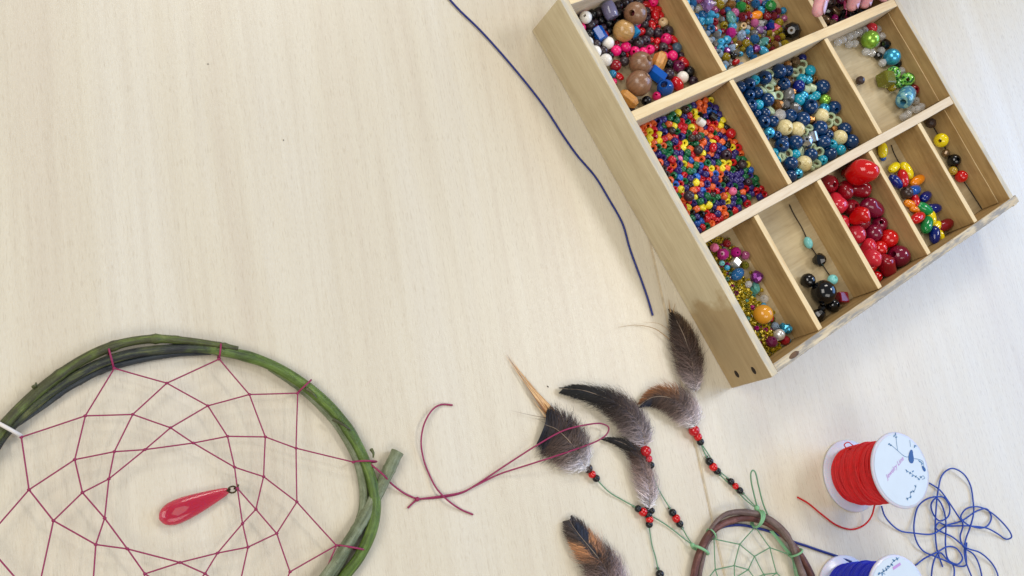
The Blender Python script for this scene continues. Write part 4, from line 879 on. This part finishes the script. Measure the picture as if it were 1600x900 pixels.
V, F = ball(P(*S4(890, 100), .006), .0019, 10, 7, (1, 1.3, 1)); V2, F2 = ball(P(*S4(160, 520), .004), .0017, 10, 7)
part('knot', V, F, M_LGREEN, sd); part('knot', V2, F2, M_LGREEN, sd)
S5 = crop(1060, 720, 5.0)
V, F = tube(cordpath([S5(620, 375), S5(590, 260), S5(566, 140), S5(568, 90), S5(583, 74), S5(600, 90), S5(625, 190), S5(660, 330), S5(700, 430)], [.006, .010, .012, .012, .012, .012, .011, .009, .006], 60), .00055, 7)
part('hanging_loop', V, F, M_MGREEN, sd)
pts = [S4(380, 400), S4(440, 350), S4(500, 317), S4(600, 297), S4(720, 294), S4(860, 320), S4(1000, 355), S4(1130, 400), S4(1310, 485), S4(1450, 530), (1280, 860), (1310, 870), (1330, 878)]
V, F = tube(cordpath(pts, [.0012] * 7 + [.001] * 4 + [.001, .002], 70), .0010, 8)
tag(part('waxed_cord', V, F, M_NAVYC), 'blue cord running under the small dreamcatcher to the blue spool', 'cord')

# ------------------------------------------------------------------ feather pendants
t = NT('feather_barbs'); at = t.n('ShaderNodeAttribute'); at.attribute_name = 'Col'; t.l(at.outputs['Color'], t.b.inputs['Base Color']); t.set(Roughness=0.55, Specular_IOR_Level=0.35)
M_FEATHER = t.m
M_QUILL = simple('quill', hexc('8C7A68'), 0.4)
def feather(pts, z0, prof, colour, parent, n=700, down=0.45, seed=1, arch=.004, ang=(70, 28), split=0.0, fluff=1.0, quillc=None, tipround=True):
    """pts: pixel line base->tip; prof: (t, left mm, right mm); colour(t, s, side) -> srgb triple"""
    rd = random.Random(seed); c = catmull([P(x, y, z0) for x, y in pts], 80)
    tt = np.linspace(0, 1, 80); c[:, 2] = z0 + arch * np.sin(np.pi * np.clip(tt * 1.1, 0, 1))
    L = np.linalg.norm(np.diff(c, axis=0), axis=1).sum()
    Tn = np.gradient(c, axis=0); Tn /= np.linalg.norm(Tn, axis=1)[:, None]
    pt = [q[0] for q in prof]; lw = [q[1] for q in prof]; rw = [q[2] for q in prof]
    V, F, C = [], [], []
    Nn = np.stack([-Tn[:, 1], Tn[:, 0], 0 * tt], 1); Nn /= np.linalg.norm(Nn, axis=1)[:, None]
    def at(arr, t):
        i = min(max(t, 0), 1) * 79; k = min(int(i), 78); f = i - k; return arr[k] * (1 - f) + arr[k + 1] * f
    def hw(t, side): return np.interp(t, pt, lw if side > 0 else rw) / 1000
    def barb(t, side, adv, reach, wd, zj, wav, seg=6, tw=.6):
        b = at(c, t); t2 = min(1.0, t + adv); over = max(0, t + adv - 1) * .25
        e = at(c, t2) + at(Nn, t2) * side * hw(t2, side) * reach * (1 - over); 
        g = at(c, t + .3 * (t2 - t)) + at(Nn, t) * side * hw(t2, side) * reach * .55
        ph, ph2 = rd.uniform(0, 6), rd.uniform(0, 6); tilt = rd.uniform(-1, 1) * tw; br_ = rd.uniform(.66, 1.32); b0 = len(V); prev = None
        Lb = np.linalg.norm(e - b) + 1e-6
        for s in range(seg + 1):
            q = s / seg; p = b * (1 - q) ** 2 + g * 2 * q * (1 - q) + e * q * q
            d = 2 * (1 - q) * (g - b) + 2 * q * (e - g); d[2] = 0; d /= np.linalg.norm(d) + 1e-9; nn = np.array([-d[1], d[0], 0])
            p = p + nn * wav * Lb * q * math.sin(ph + q * 4.5)
            z = b[2] + zj * math.sin(q * 2.4) - (b[2] - .0012) * .7 * q * q + wav * .004 * math.sin(ph2 + q * 6)
            ww = wd * (1 - .8 * q ** 2.5) / 2; pz = np.array([p[0], p[1], max(z, .0006)])
            V.append(pz + nn * ww + np.array([0, 0, tilt * ww])); V.append(pz - nn * ww - np.array([0, 0, tilt * ww]))
            cc = [min(1, max(0, x * br_)) for x in colour(min(1, t + (t2 - t) * q * .6), q, side)]; cc = [x * k_ * (1.0 + .24 * q * (1 - t)) + .010 for x, k_ in zip(cc, (1.05, .98, .93))]; cc = [min(1, x) for x in cc]; C.append(cc); C.append(cc)
            if s: F.append((b0 + 2 * s - 2, b0 + 2 * s - 1, b0 + 2 * s + 1, b0 + 2 * s))
    advm = math.tan(math.radians(90 - ang[0])) * .10 + .08
    gaps = [(rd.uniform(down, 1), rd.choice((-1, 1))) for _ in range(int(split * 10))]
    for i in range(n):
        t_ = .01 + .97 * (i + rd.random()) / n; side = 1 if i % 2 else -1
        if hw(t_, side) <= 0: continue
        if t_ < down: barb(t_, side, advm * rd.uniform(.2, 1.6), rd.uniform(.6, 1.12), .00046, abs(rd.gauss(0, .0014)) * fluff, .10)
        else:
            if any(abs(t_ - g_) < .018 and side == sd_ for g_, sd_ in gaps): continue
            barb(t_, side, advm * rd.uniform(.9, 1.15), rd.uniform(.78, 1.06), L / n * 3.4 + .00026, rd.gauss(0, .00025), .012, tw=.35)
    for i in range(int(n * fluff * 1.0)):          # downy filaments
        t_ = rd.uniform(.01, min(.98, down + .04)); side = rd.choice((-1, 1))
        barb(t_, side, advm * rd.uniform(-.3, 2.0), rd.uniform(.35, 1.22), .00024, abs(rd.gauss(0.0004, .0020)) * fluff, .22, 7)
    for i in range(int(n * .22)):                  # stray wisps past the outline
        t_ = rd.uniform(.05, .92); side = rd.choice((-1, 1))
        barb(t_, side, advm * rd.uniform(.3, 1.5), rd.uniform(1.0, 1.32), .00026, abs(rd.gauss(0, .0008)), .10, 7)
    me = mesh_from('vane', np.array(V) - np.array(world_loc(parent)), F)
    ca = me.color_attributes.new('Col', 'FLOAT_COLOR', 'POINT')
    ca.data.foreach_set('color', np.array([(*lin(x), 1) for x in C]).ravel())
    me.materials.append(M_FEATHER)
    fo = bpy.data.objects.new('feather', me); col.objects.link(fo); fo.parent = parent
    qv, qf = tube(c + np.array([0, 0, .0003]), np.linspace(.00055, .00012, 80), 6)
    part('quill', qv, qf, quillc or M_QUILL, fo)
    return fo
def grad(stops):
    def f(t, s=0, side=1):
        for (a, ca), (b, cb) in zip(stops, stops[1:]):
            if t <= b:
                q = 0 if b == a else max(0, (t - a) / (b - a)); return [x + (y - x) * q for x, y in zip(ca, cb)]
        return list(stops[-1][1])
    return f
h3 = lambda h: [int(h[i:i + 2], 16) / 255 for i in (0, 2, 4)]
BR = {'red': 'bright red', 'dark': 'dark brown'}
M_PB = {}
def strand_bead(root, px, py, rpx, cw, shape='round', z=None):
    d = np.linalg.norm(P(px, py, 0) - np.array([0, 0, CAM_H])); r = rpx * d / F_PX
    zz = r if z is None else z
    put_bead(P(px, py, zz), r, shape, cw, None, parent=root, rot=(random.uniform(.9, 2.2), random.uniform(-.5, .5), random.uniform(0, 6)))
def strand_cord(root, pts, z=.0014, r=.00045, n=40, mat=None, name='cord'):
    zz = z if isinstance(z, list) else [z] * len(pts)
    V, F = tube(cordpath(pts, zz, n), r, 6); part(name, V, F, mat or M_MGREEN, root)
def pendant(px, py, label):
    p = P(px, py, 0); return empty('feather_pendant', p, label, 'feather', 'feather pendants of the small dreamcatcher')

# pendant A : grey fan feather over a brown spiky one
pA = pendant(915, 733, 'fan-shaped grey feather over a spiky orange-brown feather on a beaded cord')
def tuft(base, tips, parent, seed):
    """loose brown barbs: tapered ribbons from a base point to spread tips"""
    rd = random.Random(seed); V, F, C = [], [], []
    for (tx, ty), cnt, spread, hexes, wd in tips:
        for k in range(cnt):
            ln = rd.uniform(.45, 1.0) if k else 1.0
            bx, by = base[0] + rd.gauss(0, 6), base[1] + rd.gauss(0, 5)
            ex = bx + (tx - bx) * ln + rd.gauss(0, spread) * (1.2 - ln * .8); ey = by + (ty - by) * ln + rd.gauss(0, spread) * (1.2 - ln * .8)
            c = catmull([P(bx, by, .0025), P((bx + ex) / 2 + rd.gauss(0, 1.2), (by + ey) / 2 + rd.gauss(0, 1.2), .0028), P(ex, ey, .0010)], 9)
            b0 = len(V); col_ = h3(rd.choice(hexes)); f_ = rd.uniform(.85, 1.2); tl = rd.uniform(-.5, .5)
            d = c[-1] - c[0]; nn = np.array([-d[1], d[0], 0]); nn /= np.linalg.norm(nn)
            for i, p in enumerate(c):
                w2 = wd * (1 - (i / 8) ** 1.6 * .93) / 2; V.append(p + nn * w2 + np.array([0, 0, tl * w2])); V.append(p - nn * w2 - np.array([0, 0, tl * w2])); C += [[min(1, x * f_) for x in col_]] * 2
                if i: F.append((b0 + 2 * i - 2, b0 + 2 * i - 1, b0 + 2 * i + 1, b0 + 2 * i))
    me = mesh_from('tuft', np.array(V) - np.array(world_loc(parent)), F); ca = me.color_attributes.new('Col', 'FLOAT_COLOR', 'POINT')
    ca.data.foreach_set('color', np.array([(*lin(x), 1) for x in C]).ravel()); me.materials.append(M_FEATHER)
    o = bpy.data.objects.new('brown_barbs', me); col.objects.link(o); o.parent = parent; return o
tuft((876, 664), [((790, 553), 16, 3.5, ['A87844', 'C09464', '8A5A30', 'CDAA7A'], .0011), ((806, 572), 10, 4.0, ['B08050', 'CCAA80'], .0009), ((832, 628), 7, 4.0, ['B89468', '8A6A48'], .0010), ((796, 641), 1, 1.0, ['7A6450'], .0005), ((830, 652), 3, 4.0, ['6A5A4A'], .0004)], pA, 77)
fa = grad([(0, h3('C2CEDC')), (.18, h3('A0A4B0')), (.32, h3('5C5452')), (.6, h3('3C302A')), (.85, h3('2C2422')), (1, h3('16161C'))])
def colA(t, s, side):
    c = fa(t)
    if side > 0 and t > .75: c = [x * (1 - .7 * s) + y * .7 * s for x, y in zip(c, h3('141A2C'))]
    return c
feather([(917, 735), (902, 711), (884, 688), (866, 670), (850, 663)], .0050, [(0, 2, 2), (.15, 10, 8), (.4, 16, 15), (.65, 19, 17), (.85, 19, 16), (1, 15.5, 12.5)], colA, pA, n=820, down=.42, seed=22, arch=.003, ang=(58, 34), fluff=.8)
strand_bead(pA, 919, 732, 7.0, 'dark brown', z=.004); strand_bead(pA, 925, 741, 6.0, 'bright red', 'round'); strand_bead(pA, 931.5, 747.5, 5.8, 'black')
strand_cord(pA, [(917, 730), (925, 741), (935, 752), (952, 769), (972, 781), (990, 791), (1004, 800), (1021, 808), (1045, 823), (1068, 841), (1083, 852)], [.004, .003, .0024, .0018, .0012, .002, .003, .0022, .0014, .0018, .004])
strand_bead(pA, 997, 795, 5.4, 'black'); strand_bead(pA, 1004.5, 800, 6.8, 'bright red'); strand_bead(pA, 989.5, 791, 2.0, 'smoky clear', 'seed')
# pendant B : long curved black-tipped feather
pB = pendant(1008, 700, 'long curved dark feather with black tip above a glossy red bead')
feather([(1004, 702), (995, 680), (985, 664), (976, 655)], .0018, [(0, 1, 1), (.4, 3.4, 3.2), (.8, 3, 3), (1, .6, .6)], grad([(0, h3('9A5A28')), (1, h3('6E4420'))]), pB, n=110, down=0, seed=30, arch=.002, ang=(24, 10), fluff=.02)
fb = grad([(0, h3('A6A8B6')), (.12, h3('7E7C84')), (.35, h3('4C4444')), (.52, h3('2E2622')), (.66, h3('141212')), (1, h3('0A0C0A'))])
feather([(1008, 700), (1000, 675), (983, 652), (960, 634), (932, 620), (905, 610), (876, 607)], .005, [(0, 4, 4), (.1, 11, 10), (.35, 13, 12), (.55, 9, 10), (.7, 6, 6.5), (.88, 6, 4), (1, 3, 1)], lambda t, s, d: fb(min(1, t)), pB, n=820, down=.56, seed=31, arch=.006, ang=(60, 24), split=.35, fluff=1.1)
strand_bead(pB, 1009, 705, 8.4, 'red', z=.0085); strand_bead(pB, 1013.5, 717, 5.8, 'coral red', z=.0075); strand_bead(pB, 1017, 727, 5.6, 'black', z=.0062)
strand_cord(pB, [(1009, 700), (1016, 727), (1021, 745), (1031, 768), (1046, 793), (1056, 810), (1066, 825), (1075, 841), (1083, 852)], [.009, .006, .0018, .0012, .0022, .003, .0022, .002, .004])
for x, y, r, c in ((1051, 801, 5.8, 'black'), (1056.5, 810, 6.3, 'bright red'), (1062, 818.5, 5.6, 'black')): strand_bead(pB, x, y, r, c)
strand_bead(pB, 1046, 794, 2.2, 'dark brown', 'seed'); strand_bead(pB, 1066, 825, 2.6, 'smoky clear', 'seed')
# pendant C : small feather
pC = pendant(1014, 800, 'small feather with pale downy base and thin curved black tip')
fc = grad([(0, h3('C6D2E0')), (.13, h3('A2A2AC')), (.35, h3('7C7070')), (.55, h3('463A36')), (.68, h3('1A1614')), (1, h3('0E0C0C'))])
feather([(1014, 797), (1012, 770), (1006, 742), (996, 717), (982, 700), (962, 689), (941, 685)], .0035, [(0, 3, 3), (.1, 8, 7), (.4, 9.5, 8), (.6, 6, 6), (.75, 3.4, 3.4), (.9, 2.2, 2.2), (1, .6, .6)], lambda t, s, d: fc(t), pC, n=560, down=.6, seed=41, arch=.004, ang=(56, 20), fluff=1.1)
for x, y, r, c in ((1011, 797, 5, 'black'), (1018, 798, 5, 'black'), (1013, 805, 5.6, 'black'), (1015, 812, 6, 'bright red'), (1014.5, 819.5, 5.4, 'black'), (1031, 897, 6.2, 'black')): strand_bead(pC, x, y, r, c)
strand_bead(pC, 1028, 888, 2.2, 'black', 'seed'); strand_bead(pC, 1034, 908, 6, 'bright red'); strand_bead(pC, 1037, 919, 5.6, 'black')
strand_cord(pC, [(1014, 800), (1014, 820), (1016, 835), (1019, 853), (1024, 870), (1028, 888), (1034, 908), (1045, 935), (1075, 960), (1090, 965)], [.003, .002, .0012, .001, .0012, .002, .002, .0014, .003, .006])
# pendant D : pair of feathers above two red beads
pD = pendant(1084, 668, 'pair of overlapping brown-grey feathers above two red beads near the tray')
fd = grad([(0, h3('A2A8B6')), (.10, h3('807C82')), (.28, h3('4C4240')), (.6, h3('382C26')), (.85, h3('241C18')), (1, h3('120E0C'))])
feather([(1087, 612), (1080, 585), (1072, 556), (1062, 523), (1054, 500), (1047, 482)], .004, [(0, 4, 4), (.12, 8, 8), (.35, 11.5, 13), (.6, 11, 14), (.8, 6.5, 11), (.93, 2.5, 6), (1, .3, .6)], lambda t, s, d: (fd(t) if d > 0 or t < .62 else [x * (1 - s * .6) + y * s * .6 for x, y in zip(fd(t), h3('7A6C58'))]), pD, n=820, down=.42, seed=51, arch=.005, ang=(46, 24), split=.25, fluff=.9)
fe = grad([(0, h3('C4CCD8')), (.18, h3('A09EA8')), (.36, h3('5A504E')), (.65, h3('40342E')), (1, h3('1C1614'))])
def colE(t, s, side):
    c = fe(t)
    if side < 0 and t > .45: c = [x * (1 - s) + y * s for x, y in zip(c, h3('7A5230'))]
    if side > 0 and t > .8: c = [x * (1 - s) + y * s for x, y in zip(c, h3('1A2440'))]
    return c
feather([(1086, 668), (1076, 650), (1058, 633), (1036, 622), (1016, 622), (1000, 633)], .006, [(0, 3, 4), (.15, 8, 13), (.4, 10.5, 15), (.65, 9, 10), (.85, 6, 4.5), (1, 2, 1)], colE, pD, n=760, down=.5, seed=52, arch=.005, ang=(62, 30), split=.2, fluff=1.0)
for x, y, r, c in ((1084.5, 673, 8.6, 'red'), (1090.5, 682.5, 6.3, 'bright red'), (1094.5, 690.5, 5.6, 'black'), (1108.5, 721, 6, 'black'), (1114.5, 729.5, 6.4, 'bright red'), (1120.5, 736, 5.6, 'black'), (1142, 752.5, 5.2, 'black'), (1149, 759.5, 5, 'bright red'), (1156, 766.5, 5.2, 'black')): strand_bead(pD, x, y, r, c, z=.0042 if r > 8 else None)
for x, y in ((1104.5, 714), (1125, 741.5), (1137, 748), (1161, 771)): strand_bead(pD, x, y, 2.2, 'dark brown', 'seed')
strand_cord(pD, [(1083, 660), (1090, 682), (1095, 693), (1104, 714), (1115, 730), (1126, 743), (1149, 765), (1166, 782), (1183, 795)], [.008, .003, .002, .0022, .003, .002, .0014, .002, .006])
strand_cord(pD, [(1095, 692), (1107, 710), (1122, 734), (1138, 748), (1149, 759), (1164, 774), (1183, 794)], [.002, .0016, .0012, .002, .0026, .002, .006])
for q, r_ in (([(1046, 530), (1024, 514), (995, 508), (966, 511)], .00035), ([(1050, 520), (1030, 506), (1004, 503)], .00022), ([(1048, 488), (1046, 478), (1045, 468)], .0006), ([(1052, 492), (1053, 482), (1055, 474)], .0004)):  # long pair: feather's soft shadow shaped as tan strands; short pair: barbs at tip
    V, F = tube(cordpath(q, [.004, .003] + [.0015] * (len(q) - 2), 20), np.linspace(r_, r_ * .3, 20), 5); part('barb_shade_strand', V, F, simple('barb_shade_tan', hexc('A98A62'), 0.6), pD)
# pendant E : banded feather running out of the picture
pE = pendant(955, 925, 'banded feather with dark tip, orange-brown middle and grey downy base')
ff = grad([(0, h3('A8A6B4')), (.25, h3('8C848C')), (.42, h3('5A4E4C')), (.5, h3('3E3430')), (.58, h3('86644A')), (.72, h3('9A7450')), (.8, h3('3A302A')), (1, h3('2E2A2A'))])
def colF(t, s, side):
    c = ff(t + .10 * (1 - s) - .02)
    if .5 < t < .95 and s < .30: c = h3('2A2A30')
    if side < 0 and .72 < t < .9 and s < .7: c = h3('1E2436')
    return c
feather([(968, 948), (955, 915), (938, 885), (920, 860), (903, 836), (888, 810)], .004, [(0, 6, 6), (.15, 14, 14), (.4, 14, 14), (.6, 10.5, 11), (.8, 9, 9.5), (.93, 7.5, 8), (1, 4, 4)], colF, pE, n=900, down=.46, seed=61, arch=.005, ang=(52, 26), fluff=1.0)
strand_cord(pE, [(968, 948), (985, 975), (1020, 990), (1060, 985), (1085, 975)], [.004, .002, .0015, .002, .005])
strand_bead(pE, 972, 955, 7, 'red', z=.004); strand_bead(pE, 978, 965, 6, 'black')

# ------------------------------------------------------------------ the hand reaching into the tray
M_SKIN = None
t = NT('skin'); n1 = t.noise(t.coord('Object'), 160, 4, 0.6); n2 = t.noise(t.coord('Object'), 900, 3, 0.6)
c = t.ramp(n1, [(0.3, hexc('D8949A')), (0.7, hexc('E4ACAE'))]); t.base(c); t.set(Roughness=0.48); t.b.inputs['Subsurface Weight'].default_value = 0.25; t.b.inputs['Subsurface Scale'].default_value = 0.004
t.b.inputs['Subsurface Radius'].default_value = (1, .35, .2); t.bump(n2, .25, .0006); M_SKIN = t.m
M_NAILP = simple('fingernail', hexc('C9A6BE'), 0.25, coat=0.4)
hroot = P(1310, -120, .075)
hand = empty('hand', (hroot[0], hroot[1], 0.06), 'hand with fingertips reaching into the dark bead compartment from the far side', 'hand')
tipT, tip1, tip2 = P(1278, 17, .056), P(1331, 9, .040), P(1351, 5, .042)
bk = np.array([0.10, 0.99, 0]); bk /= np.linalg.norm(bk); rt = np.array([bk[1], -bk[0], 0])
wrist = tip1 + bk * .165 + np.array([0, 0, .055])
def fing(tip, knuckle, r0, r1, lift):
    a = np.array(tip); b = np.array(knuckle)
    p1 = a + (b - a) * .30 + np.array([0, 0, lift * .75]); p2 = a + (b - a) * .62 + np.array([0, 0, lift])
    c = catmull([a, p1, p2, b], 24); r = np.interp(np.linspace(0, 1, 24), [0, .12, .28, .36, .6, 1], [r0 * .78, r0, r0 * .98, r0 * 1.06, r1 * .98, r1])
    v = [tube(c, r, 16), ball(a, r0 * .80, 16, 10)]
    return v
kn = [wrist - bk * .082 + rt * o + np.array([0, 0, z]) for o, z in ((-.030, .000), (-.009, .004), (.012, .002), (.031, -.004))]
tip3 = tip2 + rt * .019 + bk * .012 + np.array([0, 0, .004]); tip4 = tip2 + rt * .038 + bk * .030 + np.array([0, 0, .008])
pieces = []
pieces += fing(tip1, kn[0], .0066, .0092, .016); pieces += fing(tip2, kn[1], .0066, .0094, .018); pieces += fing(tip3, kn[2], .0064, .0090, .018); pieces += fing(tip4, kn[3], .0056, .0080, .014)
thb = wrist - bk * .035 - rt * .030 + np.array([0, 0, -.010])
pieces += fing(tipT, thb, .0068, .0125, .010)
for k in kn: pieces.append(tube(catmull([k, (k + wrist) / 2 + np.array([0, 0, .004]), wrist], 14), np.linspace(.0105, .0175, 14), 14)); pieces.append(ball(k, .0108, 14, 10))
pieces.append(tube(catmull([thb, (thb + wrist) / 2, wrist], 10), np.linspace(.014, .018, 10), 14)); pieces.append(ball(thb, .0135, 14, 10))
fore = wrist + bk * .16 + np.array([0, 0, .05])
pieces.append(tube(catmull([wrist - bk * .02, wrist, wrist + bk * .06 + np.array([0, 0, .016]), fore], 16), np.linspace(.022, .034, 16), 18)); pieces.append(ball(wrist, .023, 16, 10)); pieces.append(ball(fore, .034, 16, 10))
V, F = multi(*pieces)
ho = part('skin', V, F, M_SKIN, hand)
rm = ho.modifiers.new('remesh', 'REMESH'); rm.mode = 'VOXEL'; rm.voxel_size = .0013; rm.use_smooth_shade = True
smo = ho.modifiers.new('smooth', 'SMOOTH'); smo.factor = .5; smo.iterations = 6
bpy.context.view_layer.update()
me2 = bpy.data.meshes.new_from_object(ho.evaluated_get(bpy.context.evaluated_depsgraph_get())); ho.modifiers.clear(); old = ho.data; ho.data = me2; me2.name = 'skin'
if not me2.materials: me2.materials.append(M_SKIN)
me2.polygons.foreach_set('use_smooth', [True] * len(me2.polygons))
def nail(tip, fdir, side, r):
    """nail plate on the upper side of a fingertip, turned towards 'side'"""
    f = np.array(fdir) / np.linalg.norm(fdir); up = np.array([0, 0, 1.0]) * .75 + np.array(side) * .8; up -= f * (up @ f); up /= np.linalg.norm(up); s = np.cross(f, up)
    V = []; F = []; A, B = 9, 7
    for i in range(A):
        q = i / (A - 1) - .45
        for j in range(B):
            w_ = (j / (B - 1) - .5) * 1.5; wl = w_ * math.sqrt(max(.05, 1 - (abs(q) * 1.75) ** 4))
            V.append(np.array(tip) + f * q * r * 1.7 + (s * math.sin(wl) + up * math.cos(wl)) * r * (1.0 - .10 * max(0, q) ** 2 * 4))
    for i in range(A - 1):
        for j in range(B - 1): F.append((i * B + j, i * B + j + 1, (i + 1) * B + j + 1, (i + 1) * B + j))
    o = part('fingernail', V, F, M_NAILP, hand); m = o.modifiers.new('thick', 'SOLIDIFY'); m.thickness = .0004
for tp, r, sd_ in ((tipT, .0066, .9), (tip1, .0065, .75), (tip2, .0064, .75), (tip3, .0062, .3), (tip4, .0054, .3)):
    nail(np.array(tp) + bk * .0035 + np.array([0, 0, .0012]), -bk + np.array([0, 0, -.35]), rt * sd_ - bk * .25, r)

# ------------------------------------------------------------------ crumbs on the table
M_CRUMB = simple('crumb', hexc('4A4038'), 0.8)
for x, y, s in ((325, 100, .0004), (443, 219, .0004), (856, 604, .0006)):
    V, F = ball((0, 0, 0), s, 7, 5, (1.5, .7, .6)); a = random.uniform(0, 3); o = P(x, y, s * .5)
    V = [(o[0] + vx * math.cos(a) - vy * math.sin(a), o[1] + vx * math.sin(a) + vy * math.cos(a), o[2] + vz) for vx, vy, vz in V]
    tag(part('crumb', V, F, M_CRUMB), 'tiny dark crumb lying on the bare table top', 'crumb', 'crumbs on the table')

# ------------------------------------------------------------------ render
scn.render.engine = 'CYCLES'
scn.cycles.max_bounces = 8; scn.cycles.transmission_bounces = 6; scn.cycles.caustics_refractive = False; scn.cycles.caustics_reflective = False
